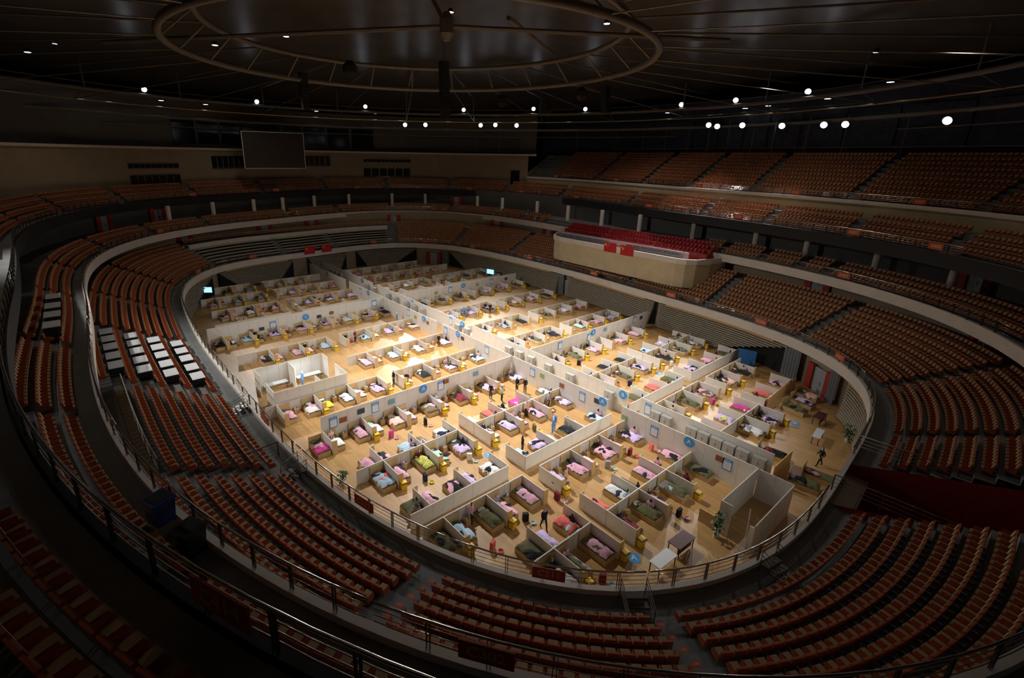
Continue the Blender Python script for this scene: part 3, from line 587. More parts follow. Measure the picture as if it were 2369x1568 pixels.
def bed(X, y, side, code, where, hb, small=False):
    R = RND; q, c = code[0], code[1]
    r = empty('ward_bed', (X+side*.075, y, 0), 0 if side > 0 else math.pi)
    put('base', BASE, r); m = put('mattress', MATT, r)
    if q == 'o' and R.random() < .25: recol(m, MATC)
    put('headboard', HB[hb], r)
    dark = q in 'okn'
    if q != '-':
        i = R.choice([0, 1, 2, 4, 6]) if not dark else R.choice([1, 4, 6, 7])
        o = recol(put('quilt', QM[i], r, (0, R.uniform(-.04, .04), 0)), CLM[q])
        if R.random() < .5: o.scale = (1, -1, 1)
    if R.random() < (.75 if not small else .5):
        p = put('pillow', PIL, r, (.27, R.uniform(-.12, .12), .56), R.uniform(-.2, .2)); recol(p, CLM[R.choice('wwwlpbdge')])
    if c != '-' and not (small and R.random() < .4):
        o = recol(put('coat', R.choice(CM), r, (R.uniform(.7, 1.45), R.uniform(-.18, .18), .60 if q != '-' else .49), R.uniform(0, 6.28)), CLM[c]); o.scale = (R.uniform(.85, 1.2), R.uniform(.8, 1.1), 1)
    if not small and R.random() < .35:
        o = recol(put('garment', R.choice(CM), r, (R.uniform(.5, 1.7), R.uniform(-.3, .3), .55), R.uniform(0, 6.28)), CLM[R.choice('pklbewrgm')]); o.scale = (.6, .6, .9)
    nm = {'-': 'bare olive mattress'}.get(q, CL[q][0]+' quilt') if q != '-' else 'bare olive mattress'
    if c != '-' and not small: nm += ' and '+CL[c][0]+' coat' if CL[c][0] != CL.get(q, ('',))[0] else ' and a coat'
    tag(r, 'bed with %s, %s' % (nm, where), 'bed', 'ward beds'); BEDS.append((X, y, side, q, where, r)); return r
SEPM = MB().box(1.1, 0, SH/2, 2.2, .05, SH).mesh('bed_separator', M['white']); WING = MB().box(2.2, .2, SH/2, .05, .42, SH).mesh('wing', M['ply'])
BIN_B = MB().box(0, 0, .27, .34, .38, .54, 0, 0, 1.12, 1.12).mesh('rubbish_bin', M['yellow']); BIN_R = MB().box(0, 0, .57, .42, .46, .08).mesh('rim', M['blackm']); BIN_L = MB().box(0, 0, .635, .43, .47, .06, 0, 0, .85, .85).mesh('lid', M['yellow'])
BXM = MB().box(0, 0, .23, .42, .40, .46).mesh('bedside_box', M['plyd'])
def clutter_me(s):
    R = random.Random(s); mb = MB()
    for k in range(7):
        h = R.uniform(.06, .24); x, y = R.uniform(-.15, .15), R.uniform(-.14, .14)
        if R.random() < .5: mb.lathe([(.035, 0), (.04, h*.7), (.018, h*.85), (.018, h)], 7, x, y, .46, k % 4)
        else: mb.box(x, y, .46+h/2, R.uniform(.06, .16), R.uniform(.05, .14), h, R.random()*3, k % 4)
    return mb.mesh('belongings', [CLM[c] for c in R.sample('wpbrlyetgk', 4)])
CLT = [clutter_me(i) for i in range(6)]
def binthing(x, y, where, rz=0.0):
    b = put('rubbish_bin', BIN_B, None, (x, y, 0), rz); put('rim', BIN_R, b); put('lid', BIN_L, b); tag(b, 'yellow lidded bin %s' % where, 'bin', 'yellow lidded bins'); return b
# ------------------------------------------------------------------ rows of beds
LO, LI = [-21.95, -18.35, -14.8], [-13.0, -9.4, -5.75]
RI, RO = [4.6, 8.2, 11.6], [13.5, 16.9, 20.7, 24.3]
def fy(y, X):
    if y < 2: return y
    return y*(1+.0030*(10-X)) if X < 10 else y*(1-.0015*(X-10))
# line X, side, left separators, left end, right separators, right end, row word, codes left (from outer end to corridor), codes right (corridor to outer end), low wall?
W0 = 'pk lk ok pn ew bk lw pk ck ok lk pk wk en gk pk lk bw ok pc'.split()
ROWS = [
 (31.32, 1, [-18.2, -14.7, -12.95, -9.3, -5.7], -19.9, [8.0, 11.3], 11.3, 'nearest row', 'wk ok po rk o- pk o- o- ok'.split(), 'wg pk lk e-'.split(), 1),
 (31.32, -1, [-18.2, -14.7, -12.95, -9.3, -5.7], -19.9, [4.5, 8.0, 11.3, 13.0, 16.5, 20.5], 21.4, 'second row', 'ok l- cb ck wn o- pn ek pk'.split(), 'pk wp lf p- a- ak c- k- pk lc o- p-'.split(), 0),
 (25.15, 1, [-21.9, -18.3, -14.8, -12.95, -9.4, -5.75], -23.5, RI+[13.3, 16.7, 20.3], 21.6, 'third row', 'ok bk o- pk pk lg pk e- pk ek lk'.split(), 'ok o- ol ok ok po pk en ep k-'.split(), 1),
 (23.7, -1, [-21.9, -18.3, -14.8, -12.95, -9.4, -5.75], -23.5, [4.6, 8.2, 11.4, 13.3, 16.6, 20.5, 24.3], 24.6, 'fourth row', 'om pk kp lk wk bk lk b- kn p- bk'.split(), 'oc o- ok c- o- o- ok lk e- p-'.split(), 1),
 (17.35, 1, [-21.95, -18.35, -14.8, -12.95, -9.4, -5.75], -24.2, RI+RO, 25, 'fifth row', 'bc pn fl tk lk wk lk p- pk p- lm'.split(), 'ow pk kp ok pk lk oc k- l- ok nk'.split(), 1),
 (17.35, -1, [-21.95, -18.35, -14.8, -12.95, -9.4, -5.75], -24.2, RI+RO, 25, 'sixth row', 'p- kp bg ml wn ew c- kw am mw bm'.split(), 'ow ok kn k- ob kn nb b- n- lw kn'.split(), 0),
 (10.4, 1, [-24.0, -20.4, -16.9, -13.2, -9.6, -6.0], -26.4, RI+[13.8, 17.2, 20.9], 25, 'seventh row', 'ap w- pn wt em lp mp pk rk ew pk pk lk kp'.split(), 'kr pk ok ok kp po ok po kn p- l- pk'.split(), 0),
 (3.75, 1, [-25.6, -22.1, -18.6, -15.2, -13.2, -9.5, -5.9], -26.6, RI+RO, 25, 'first row', 'pa wp y- wl wp pk ep k- lk pk ew bn bk rk'.split(), 'wp gk ok on wb kn po tw kp pk o- l- pk'.split(), 1),
 (-2.8, 1, [-13.1, -9.5, -5.9], -15.5, RI+RO, 26, 'second row', 'pw e- bl wc ep ek p-'.split(), 'wp bk pw gk ok kp lb ok o- wl bo p- k-'.split(), 1),
 (-10.5, 1, LO+LI, -25.4, RI+RO, 26, 'third row', 'kp pk pw e- bl rk bk wb lp pl ek pk'.split(), 'kp lb ok lr ck kp cp e- b- pk lk k-'.split(), 1),
 (-18.6, 1, [-25.2, -21.95, -18.35, -14.8, -11.4, -8.0, -4.8], -26.8, RI+RO, 26, 'fourth row', 'kl nw bn kw lk rl pk lk pk eb wb bw pk lk'.split(), 'ok kp kb ok em mk pc l- ok pk bk'.split(), 0)]
FAR = [(-23.2, -1, LO+LI, -25, RI+RO, 25, 'first row', None, None, 1), (-30.1, 1, LO+LI, -24, RI+RO, 25.5, 'second row', None, None, 1), (-37.4, 1, LO+LI, -24, [4.6, 8.2, 11.6, 14.5, 18], 24, 'third row', None, None, 1), (-44.0, 1, [-18.35, -14.8, -12.95, -9.4, -5.75], -21.5, [5.2, 8.9, 12.4, 16], 20.5, 'fourth row', None, None, 1)]
for X, side, ls, le, rs, re_, rw, cl, cr, low in ROWS+FAR:
    far_ = X < -19
    hb = .95 if X in (10.4, -18.6) else 1.12; low_used = low
    for lr, seps, end in (('L', ls, le), ('R', rs, re_)):
        seps = [fy(s, X) for s in seps]
        ward = ('ward A' if X > 10.36 else 'ward C' if X > -18.7 else 'far left ward') if lr == 'L' else ('ward B' if X > 10.36 else 'ward D' if X > -18.7 else 'far right ward')
        wall = YL if lr == 'L' else YR
        ais = [(a, b) for a, b in zip(seps, seps[1:]) if b-a < 2.6]
        lo, hi = (end, wall) if lr == 'L' else (wall, max(end, seps[-1]))
        if low:
            cuts = [lo]+[v for a in ais for v in a]+[hi]
            for j in range(0, len(cuts)-1, 2):
                if cuts[j+1]-cuts[j] > 1.0 and not (X == 3.75 and lr == 'L' and cuts[j+1] < -18): pwall((X, cuts[j]), (X, cuts[j+1]), SH, 'low partition behind the %s of %s, %s half' % (rw, ward, 'outer' if (j == 0) == (lr == 'L') else 'inner') if len(cuts) > 2 else 'low partition behind the %s of %s' % (rw, ward), 1.8)
        ys = []
        for s in seps:
            for t in (-.64, .64):
                y = s+t
                if y < lo+.45 or y > hi-.45: continue
                if any(a < y < b for a, b in ais): continue
                ys.append(y)
        if lr == 'L' and X > -40: ys.append(wall-.68)
        if lr == 'R' and X > -40 and X < 31: ys.append(wall+.68)
        ys.sort(); keep = []
        for y in ys:
            if not keep or y-keep[-1] > 1.12: keep.append(y)
        ys = keep; codes = cl if lr == 'L' else cr
        if codes is None: codes = [RND.choice(W0) for _ in ys]
        for k, y in enumerate(ys):
            rank = len(ys)-k if lr == 'L' else k+1
            bed(X, y, side, codes[k % len(codes)], '%s from corridor, %s of %s' % (ordn(rank), rw, ward), hb, far_)
        for k, s in enumerate(seps):
            rank = len(seps)-k if lr == 'L' else k+1; wh = '%s from corridor, %s of %s' % (ordn(rank), rw, ward)
            o = put('bed_separator', SEPM, None, (X+side*.035, s, 0), 0 if side > 0 else math.pi)
            w = put('wing', WING, o)
            if side < 0: w.scale = (1, -1, 1)
            tag(o, 'white bed separator, %s' % wh, 'partition', 'separators between beds')
            pb = .62 if not far_ else .3
            if side > 0 and RND.random() < pb: binthing(X+2.5, s+.28, 'at separator %s' % wh, RND.uniform(-.2, .2))
        for k in range(len(ys)-1):
            if 1.9 < ys[k+1]-ys[k] < 3 and RND.random() < (.8 if not far_ else .35):
                rank = len(ys)-k-1 if lr == 'L' else k+1
                o = put('bedside_box', BXM, None, (X+side*.36, (ys[k]+ys[k+1])/2+RND.uniform(-.25, .25), 0), RND.uniform(-.1, .1)); put('belongings', RND.choice(CLT), o)
                tag(o, 'plywood bedside box beside bed %s from corridor, %s of %s' % (ordn(rank), rw, ward), 'box', 'bedside boxes')
# beds set askew beyond the last row on the right
for i, (x, y, a, c, lb) in enumerate([(32.2, 15.0, -.12, 'ok', 'skewed bed with olive quilt nearest the folding chair on the right'), (32.2, 17.1, -.12, 'lk', 'skewed bed with lilac and black covers on the right'), (32.0, 19.2, -.12, 'e-', 'skewed bed with peach quilt farthest out on the right'), (37.0, 2.2, .15, 'ok', 'dark olive bed outside the near booth with a coral jacket'), (37.4, 4.2, .1, '--', 'bare olive bed beside the walking person'), (33.9, 4.6, .12, 'kr', 'bed with black and maroon covers behind the nearest lockers')]):
    b = bed(x, y, 1, c, 'x', 1.12); b.rotation_euler[2] = a; b['label'] = lb
pwall((36.3, 1.3), (36.3, 4.9), SH, 'low dark panel at the head of the two olive beds', m=M['ply'], pw=1.8); pwall((31.42, 12.9), (31.1, 20.4), SH, 'low panel behind the three skewed beds on the right', m=M['ply'], pw=1.8)
# ------------------------------------------------------------------ lockers along the corridor
for i, x in enumerate([26.6, 27.65, 30.0, 31.0, 32.1, 33.1, 34.15, 35.4, 21.6, 16.7, 13.6, 10.9, 9.0, 7.2, -.9, -2.9, -11.5, -13.7, -16.0, -19.2, -21.7, -26.4, -29.3, -39.8, -41.6, -43.4, -45.2]):
    r = empty('grey_locker', (x, .66, 0)); tag(r, 'grey steel locker in the corridor, %s from the near end' % ordn(sorted([26.6, 27.65, 30.0, 31.0, 32.1, 33.1, 34.15, 35.4, 21.6, 16.7, 13.6, 10.9, 9.0, 7.2, -.9, -2.9, -11.5, -13.7, -16.0, -19.2, -21.7, -26.4, -29.3, -39.8, -41.6, -43.4, -45.2], reverse=True).index(x)+1), 'locker', 'corridor lockers')
    MB().box(0, 0, .92, .92, .46, 1.84).build('body', M['locker'], r)
    for s in (-1, 1):
        for zz in (1.38, .48): d = MB().box(s*.225, -.24, zz, .42, .02, .84).build('locker_door', M['locker'], r); MB().box(s*.06, -.26, zz, .03, .02, .12).build('handle', M['steel'], d)
# ------------------------------------------------------------------ signs and notices on the walls
def wsign(axis, at, u, z, letter, label, rr=.44):
    loc, rz = ((u, at-.05, z), 0.0) if axis == 'y' else ((at+.05, u, z), math.pi/2)
    o = MB().lathe([(rr, -.02), (rr, .02)], 28).build('ward_sign', M['blue']); o.data.transform(Matrix.Rotation(math.pi/2, 4, 'X')); o.location = loc; o.rotation_euler[2] = rz
    tag(o, label, 'sign', 'blue ward signs'); text(o, letter, rr*1.25, (0, -.03, 0), (math.pi/2, 0, 0), M['wht'])
for ax, at, u, z, t, lb in [('y', YL, 31.03, 1.96, 'A', 'large blue disc reading A on the nearest corridor wall'), ('y', YL, 22.65, 1.98, 'A', 'blue disc reading A at the end of the corridor wall'), ('x', 10.38, -13.7, 1.95, 'A', 'blue disc reading A on the cross wall of ward C'), ('y', YR, 22.9, 1.88, 'B', 'blue disc reading B at the corridor opening'), ('x', 10.23, 12.8, 1.95, 'B', 'blue disc reading B on the cross wall'), ('x', -18.57, -14.3, 1.6, 'C', 'blue disc reading C on the far cross wall'), ('y', YL, .47, 2.0, 'C', 'blue disc reading C above the bright corridor wall'), ('y', YL, -7.3, 1.9, 'C', 'blue disc reading C beside the corridor gap'), ('y', YR, -2.3, 1.95, 'D', 'blue disc reading D at the bright corridor gap'), ('x', -18.57, 13.8, 1.9, 'D', 'blue disc reading D on the far cross wall'), ('y', YL, -23.8, 1.9, 'E', 'blue disc reading E on the far corridor wall'), ('y', YL, -40.3, 1.95, 'E', 'blue disc reading E at the end of the far corridor wall'), ('y', YR, -31.6, 2.0, 'F', 'blue disc reading F at the far corridor opening')]: wsign(ax, at, u, z, t, lb)
def poster(axis, at, u, z, w, h, m1, m2, label, cat='poster', lines=True):
    loc, rz = ((u, at-.04, z), 0.0) if axis == 'y' else ((at+.04, u, z), math.pi/2)
    o = MB().box(0, 0, 0, w, .012, h).build('notice', m1, None, loc, rz); tag(o, label, cat, 'notices on the partitions')
    if m2: MB().box(0, -.008, -h*.08, w*.8, .006, h*.66).build('sheet', m2, o)
    if m2 and lines:
        mb = MB()
        for k in range(4): mb.box(-w*.08*(k % 2), -.013, h*(.16-.12*k), w*.55, .003, h*.03)
        mb.box(0, -.009, h*.37, w*.6, .004, h*.07); mb.build('print', mat('pale_print', (.55, .6, .68), .7, var=0), o)
lbl = {('x', 10.38): 'cross wall above ward A', ('x', 10.23): 'cross wall above ward B', ('x', -18.57): 'far cross wall', ('y', YL): 'left corridor wall', ('y', YR): 'right corridor wall'}
cnt = {}
def post(ax, at, u, z, w, h, m1, m2, what):
    k = (ax, at, what); cnt[k] = cnt.get(k, 0)+1; poster(ax, at, u, z, w, h, m1, m2, '%s on the %s, %s of its kind there' % (what, lbl[(ax, at)], ordn(cnt[k])))
for u, z in ((-22.9, 1.55), (-18.9, 1.65), (-11.6, 1.65)): post('x', 10.38, u, z, .72, .98, M['blue'], M['wht'], 'blue-framed notice with white sheet')
for u, z in ((6.4, 1.65), (12.0, 1.45), (22.2, 1.8)): post('x', 10.23, u, z, .72, .98, M['blue'], M['wht'], 'blue-framed notice with white sheet')
for u, z in ((-18.8, 1.35), (-3.6, 1.75), (20.4, 1.7), (11.0, 1.6)): post('x', -18.57, u, z, .78, 1.05, M['blue'], M['wht'], 'blue-framed notice with white sheet')
for u, z in ((34.1, 1.55), (28, 1.45), (20.3, 1.5), (13.6, 1.6), (6.1, 1.7), (-2.2, 1.7), (-11.4, 1.8), (-26.6, 1.6)): post('y', YL, u, z, .72, .98, M['blue'], M['wht'], 'blue-framed notice with white sheet')
for u, z in ((25.6, 1.55), (-4.9, 1.7), (-14.9, 1.7)): post('y', YR, u, z, .62, 1.15, M['blue'], M['wht'], 'tall blue-bordered notice')
PB = [mat('photo_brown', (.30, .11, .05), .6, var=.7, scale=14), mat('photo_dark', (.05, .055, .07), .6, var=.8, scale=12), mat('photo_green', (.30, .36, .16), .6, var=.4, scale=14), mat('photo_teal', (.2, .36, .4), .6, var=.5, scale=12)]
for j, (u, z) in enumerate([(-22.0, 1.5), (-20.3, 1.75), (-17.2, 1.7), (-7.1, 1.7), (-11.0, 1.95)]): post('x', 10.38, u, z, .7, .5, PB[(0, 1, 3, 3, 0)[j]], None, ('small brown picture', 'dark picture', 'small teal picture', 'small teal picture', 'small brown picture')[j])
for j, (u, z) in enumerate([(22.0, 1.75), (17.7, 1.65), (1.4, 1.7), (33.5, 1.75), (25.1, 1.4), (15, 1.7), (-6.4, 1.6), (-9.5, 1.6)]): post('y', YL, u, z, .62, .48, PB[(1, 0, 1, 0, 2, 2, 0, 2)[j]], None, ('dark picture', 'small brown picture', 'dark picture', 'small brown picture', 'small green picture', 'small green picture', 'small brown picture', 'small green picture')[j])
for j, (u, z) in enumerate([(15.4, 1.8), (23.8, 1.8)]): post('x', 10.23, u, z, .62, .5, PB[(3, 1)[j]], None, ('small teal picture', 'dark picture')[j])
for j, (u, z) in enumerate([(-21.7, 1.1), (-20.3, 1.1), (-12.4, 1.3), (-10.5, 1.5), (8, 1.5), (17, 1.6), (24, 1.7)]): post('x', -18.57, u, z, .65, .48, PB[(0, 1, 1, 0, 2, 2, 1)[j]], None, ('small brown picture', 'dark picture', 'dark picture', 'small brown picture', 'small green picture', 'small green picture', 'dark picture')[j])
# ------------------------------------------------------------------ roof
ST(MB().grid(lambda u, v: (-4+78*u*math.cos(6.28319*v), -4+78*u*math.sin(6.28319*v), 44-9.5*u*u), 10, 72).build('ceiling', M['roofm'], None, (0, 0, 0), 0, True))
def ringtube(nm, R, z, r, m, label, cx=-4, cy=-4, n=96):
    o = MB().tube([(cx+R*math.cos(6.28319*i/n), cy+R*math.sin(6.28319*i/n), z) for i in range(n+1)], r, 6, cap=False).build(nm, m, None, (0, 0, 0), 0, True); return tag(o, label, 'roof ring')
gold = mat('brassy_cable', (.55, .42, .22), .3, .8)
ringtube('cable_ring', 60, 31.0, .12, gold, 'brassy outer cable ring under the roof'); ringtube('pipe_ring', 61, 29.4, .28, M['pipe'], 'thick lower pipe ring carrying the bright floodlights')
ringtube('catwalk_ring', 57, 32.4, .3, M['pipe'], 'catwalk pipe ring above the brassy cable'); ringtube('thin_ring', 64, 28.0, .09, M['pipe'], 'thin lowest pipe ring along the far wall'); ringtube('catwalk_rail_ring', 57.6, 33.4, .05, M['pipe'], 'slim rail ring of the catwalk')
ringtube('inner_ring', 25, 33.6, .35, M['pipe'], 'large inner truss ring below the roof'); ringtube('inner_upper_ring', 22, 36.2, .3, M['pipe'], 'upper inner ring joined to the hub')
for i in range(24):
    t = 6.28319*i/24; c, s = math.cos(t), math.sin(t)
    mb = MB().tube([(25*c, 25*s, 33.6), (60*c, 60*s, 31)], .06, 4); mb.tube([(22*c, 22*s, 36.2), (66*c, 66*s, 35.6)], .12, 5); mb.tube([(57*c, 57*s, 32.4), (57*c, 57*s, 36.8)], .1, 5); mb.tube([(60*c, 60*s, 31), (57*c, 57*s, 32.4)], .08, 4); mb.tube([(25*c, 25*s, 33.6), (22*c, 22*s, 36.2)], .12, 5)
    o = mb.build('roof_truss', M['pipe'], None, (-4, -4, 0)); tag(o, 'radial roof truss, %s counting round from the right' % ordn(i+1), 'truss', 'radial roof trusses')
for a, b, lb in (((-28, -31, 35.2), (5, -7, 35), 'long pale roof pipe running left from the hub'), ((5, -7, 35), (20, 17, 35), 'long roof pipe running right from the hub'), ((5, -7, 35), (-4, -4, 42), 'steep strut rising from the roof hub'), ((8, -2, 36), (-8, 22, 38), 'dark roof girder crossing behind the hub')):
    tag(MB().tube([a, b], .22, 6).build('roof_pipe', M['pipe']), lb, 'pipe')
tag(MB().lathe([(.3, -1.2), (.7, -.6), (.7, .6), (.3, 1.2)], 10).build('roof_hub', M['pipe'], None, (5, -7, 35)), 'cast roof hub where the pipes meet', 'hub')
for x, y, z0, z1, lb in ((-10.3, 3.7, 27.8, 35.2, 'tall black line-array speaker in the middle'), (-28.7, -8, 29.2, 34.6, 'curved black line-array speaker on the left'), (-7.8, 20.7, 29.5, 32, 'short black line-array speaker right of centre'), (3.4, 19.9, 29, 32.6, 'curved black line-array speaker on the right')):
    r = empty('line_array', (x, y, z1)); tag(r, lb, 'speaker', 'hanging line arrays'); n = int((z1-z0)/.42)
    for k in range(n): MB().box(.12*(k/n)**2*4, 0, -.42*k-.2, .8, 1.1, .38).build('cabinet', M['black'], r)
    MB().tube([(0, 0, 0), (0, 0, 3)], .03, 4).build('cable', M['blackm'], r)
for x, y, z, lb in ((-13.1, -8.2, 33.3, 'left'), (-15.2, 18.4, 31.9, 'middle'), (-1.4, 20.9, 32.1, 'right')): tag(MB().lathe([(.3, -.9), (.85, -.35), (.85, .35), (.3, .9)], 6).build('hanging_speaker', M['black'], None, (x, y, z)), 'black faceted loudspeaker hanging at the %s of the inner ring' % lb, 'speaker')
LE = mat('lamp_lens', (1, 1, 1), .5, var=0, emit=(.80, .86, 1), estr=9); LD = mat('downlight_lens', (1, 1, 1), .5, var=0, emit=(1, .95, .9), estr=3.2)
HS = MB().lathe([(.28, .5), (.46, .1), (.5, 0)], 12).mesh('floodlight', M['blackm']); LN = MB().lathe([(.47, -.03), (.47, .0)], 14).mesh('lens', LE); LN2 = MB().lathe([(.44, -.03), (.44, .0)], 14).mesh('lens', LD)
def lamp(p, tgt, lens, label, grp, sc=1.0):
    o = put('floodlight', HS, None, p); put('lens', lens, o); d = Vector(tgt)-Vector(p); o.rotation_euler = d.to_track_quat('-Z', 'Y').to_euler(); o.scale = (sc,)*3; tag(o, label, 'light', grp)
for i, p in enumerate([(-56.1, 25.7, 30.2), (-53.7, 29.7, 30.3), (-45.4, 39.4, 30.4), (-42.9, 41.7, 30.5), (-39, 44.7, 30.4), (-.2, 55.9, 29.7), (1.5, 55.7, 29.4), (6.1, 55.1, 29.4), (12.9, 53.6, 29), (19.4, 51.2, 28.8), (22.4, 49.9, 28.7), (34.2, 42.2, 28.3)]): lamp(p, (20, -14, 6), LN, 'bright floodlight on the lower pipe ring, %s from the left' % ordn(i+1), 'lower floodlights', .95)
for i, p in enumerate([(-57.3, -24.3, 33.3), (-61, -5.2, 33.1), (-57.2, 16.4, 33.5), (-45.8, 34.7, 33.4), (-33.8, 44.6, 33.6), (-23.6, 49.5, 33.3), (-4.4, 53, 33.2), (5.6, 52.2, 33.2), (17.2, 48.9, 33.3)]): lamp(p, (20, -14, 6), LN, 'bright floodlight on the catwalk, %s from the left' % ordn(i+1), 'catwalk floodlights', .85)
for i, p in enumerate([(-38, -17, 38.2), (-34, -8, 40), (-12, 6, 41.5), (1, 22, 40.5), (24.3, 48.9, 37.5), (-55.4, -35, 38.4), (-53.3, -38.2, 36.6), (26.9, 47.4, 33.5), (23.8, 49.2, 32.8), (19.1, 51.4, 32.4), (10, 54.3, 32.2), (6.1, 55.1, 32.1), (-8.6, 55.8, 32.2), (-29.1, 50.5, 32.6), (-36.1, 46.7, 32.9), (-42.5, 42, 32.7), (-50.6, 33.8, 32.6), (-56.6, 24.9, 32.5), (-59.1, 19.8, 32.4), (-62.9, 7.6, 32.3), (-63.2, -14, 32.1), (-61.4, -21.5, 32.1), (-58.7, -28.8, 32.5), (-56.9, -32.3, 32.7)]): lamp(p, (p[0], p[1], 0), LN2, 'round ceiling downlight, %s in the chain of dim lamps' % ordn(i+1), 'ceiling downlights', .9)
# ------------------------------------------------------------------ people
def person_mesh(nm, J, bones, rad):
    me = bpy.data.meshes.new(nm); names = list(J); me.from_pydata([J[k] for k in names], [(names.index(a), names.index(b)) for a, b in bones], [])
    o = bpy.data.objects.new(nm, me); COL.objects.link(o); o.modifiers.new('s', 'SKIN'); sm = o.modifiers.new('d', 'SUBSURF'); sm.levels = 1
    for i, k in enumerate(names): me.skin_vertices[0].data[i].radius = rad.get(k.rstrip('LR'), (.05, .05)); 
    me.skin_vertices[0].data[names.index('pel')].use_root = True
    out = bpy.data.meshes.new_from_object(o.evaluated_get(bpy.context.evaluated_depsgraph_get())); bpy.data.objects.remove(o)
    for m in (M['olive'], M['blackm'], M['skin'], M['hair'], M['mask']): out.materials.append(m)
    H = Vector(J['head']); 
    for f in out.polygons:
        c = f.center; f.use_smooth = True; d = c-H
        if d.length < .2 and c.z > J['neck'][2]-.02: f.material_index = 3 if (d.y > -.015 or d.z > .075) else (4 if d.z < .0 else 2)
        elif min((c-Vector(J['hand'+s])).length for s in 'LR') < .12: f.material_index = 2
        elif c.z < J['pel'][2]-.03 or (c-Vector(J['kneL'])).length < .3 or (c-Vector(J['kneR'])).length < .3: f.material_index = 1
        else: f.material_index = 0
    return out
RAD = {'pel': (.15, .12), 'che': (.17, .12), 'neck': (.06, .06), 'head': (.10, .12), 'top': (.075, .09), 'sho': (.07, .07), 'elb': (.05, .05), 'wri': (.035, .035), 'hand': (.03, .02), 'fing': (.012, .01), 'hip': (.1, .1), 'kne': (.07, .07), 'ank': (.05, .05), 'toe': (.04, .03)}
def skel(kind):
    J = {'pel': (0, 0, .93), 'che': (0, 0, 1.28), 'neck': (0, 0, 1.46), 'head': (0, -.02, 1.58), 'top': (0, -.01, 1.68)}; B = [('pel', 'che'), ('che', 'neck'), ('neck', 'head'), ('head', 'top')]
    for s, g in (('L', -1), ('R', 1)):
        st = .16*g if kind == 'walk' else 0
        J['sho'+s] = (.17*g, 0, 1.38); J['elb'+s] = (.23*g, .03+st*.5, 1.13); J['wri'+s] = (.2*g, -.1+st, .93); J['hand'+s] = (.19*g, -.14+st, .85)
        J['hip'+s] = (.09*g, 0, .86); J['kne'+s] = (.1*g, -.02-st, .5); J['ank'+s] = (.1*g, .02-st*1.8, .08); J['toe'+s] = (.11*g, -.14-st*1.8, .04)
        if kind in ('sit', 'bed'):
            J['kne'+s] = (.11*g, -.42, .92 if kind == 'sit' else 1.02); J['ank'+s] = (.11*g, -.46 if kind == 'sit' else -.8, .5 if kind == 'sit' else .93); J['toe'+s] = (.11*g, -.6 if kind == 'sit' else -.86, .46 if kind == 'sit' else 1.0); J['wri'+s] = (.12*g, -.28, 1.08); J['hand'+s] = (.09*g, -.34, 1.08)
        B += [('che', 'sho'+s), ('sho'+s, 'elb'+s), ('elb'+s, 'wri'+s), ('wri'+s, 'hand'+s), ('pel', 'hip'+s), ('hip'+s, 'kne'+s), ('kne'+s, 'ank'+s), ('ank'+s, 'toe'+s)]
        for k in range(5):
            h = J['hand'+s]; J['fing%d%s' % (k, s)] = (h[0]+(-.035+.017*k)*1.0, h[1]-.02-.012*min(k, 4-k), h[2]-.07+.012*abs(k-2)); B.append(('hand'+s, 'fing%d%s' % (k, s)))
    rad = dict(RAD); rad.update({'fing%d' % k: RAD['fing'] for k in range(5)})
    if kind in ('sit', 'bed'): J = {k: (v[0], v[1], v[2]-.36) for k, v in J.items()}
    return person_mesh('person', J, B, rad)
PM = {k: skel(k) for k in ('stand', 'walk', 'sit', 'bed')}
def person(kind, x, y, z, rz, c, label, tr=None):
    o = put('person', PM[kind], None, (x, y, z), rz); recol(o, c if not isinstance(c, str) else CLM[c])
    if tr: o.material_slots[1].link = 'OBJECT'; o.material_slots[1].material = tr
    tag(o, label, 'person', 'people in the wards'); return o
PPE = mat('blue_gown', (.10, .27, .62), .8)
for x, y, c, rz, lb, kd in [(29.0, -16.5, 'k', 1.2, 'person in black walking past the coral quilt bed in the near aisle', 'walk'), (21.9, -11.5, 'k', 2.6, 'person in a black coat standing before the beige low wall', 'stand'), (13.1, -7.3, 'k', .4, 'person in a long black coat standing by a pink bed in ward A', 'stand'), (14.2, -6.8, 'b', 2.8, 'person in a blue jacket standing beside a yellow bin in ward A', 'stand'), (13.6, -4.1, 'k', 0, 'left one of two people in black standing together', 'stand'), (14.3, -3.6, 'k', .3, 'right one of two people in black standing together', 'stand'), (17.9, -3.9, 'g', 2.4, 'person in a grey-blue robe looking at a phone', 'stand'), (17.9, -7.0, 'e', .2, 'person in a pink robe standing at the low partition', 'stand'), (25.6, -19.9, 'p', 2.2, 'person in a pale pink top standing between near beds', 'stand'), (26.9, -11.9, 'e', 2.0, 'person in pink standing at the separator with bags', 'stand'), (4.5, -13.6, 'k', 0, 'person in dark clothes in the aisle behind the A wall', 'stand'), (5.7, -12.7, 'k', 1, 'person in black leaning by the separator behind the A wall', 'stand'), (-9.4, -11.3, 'r', 2, 'person in a red hooded coat standing in ward C', 'stand'), (-1.6, -3.4, 'k', .5, 'person in black standing near the corridor wall in ward C', 'stand'), (-8.2, 11.1, 'k', 1, 'person in black standing in ward D', 'stand'), (37.9, 6.5, 'k', -.7, 'person in black striding across the open floor on the right', 'walk'), (20.6, 26.2, 'n', 2, 'person in navy standing by the slatted bleacher', 'stand')]: person(kd, x, y, 0, rz, c, lb)
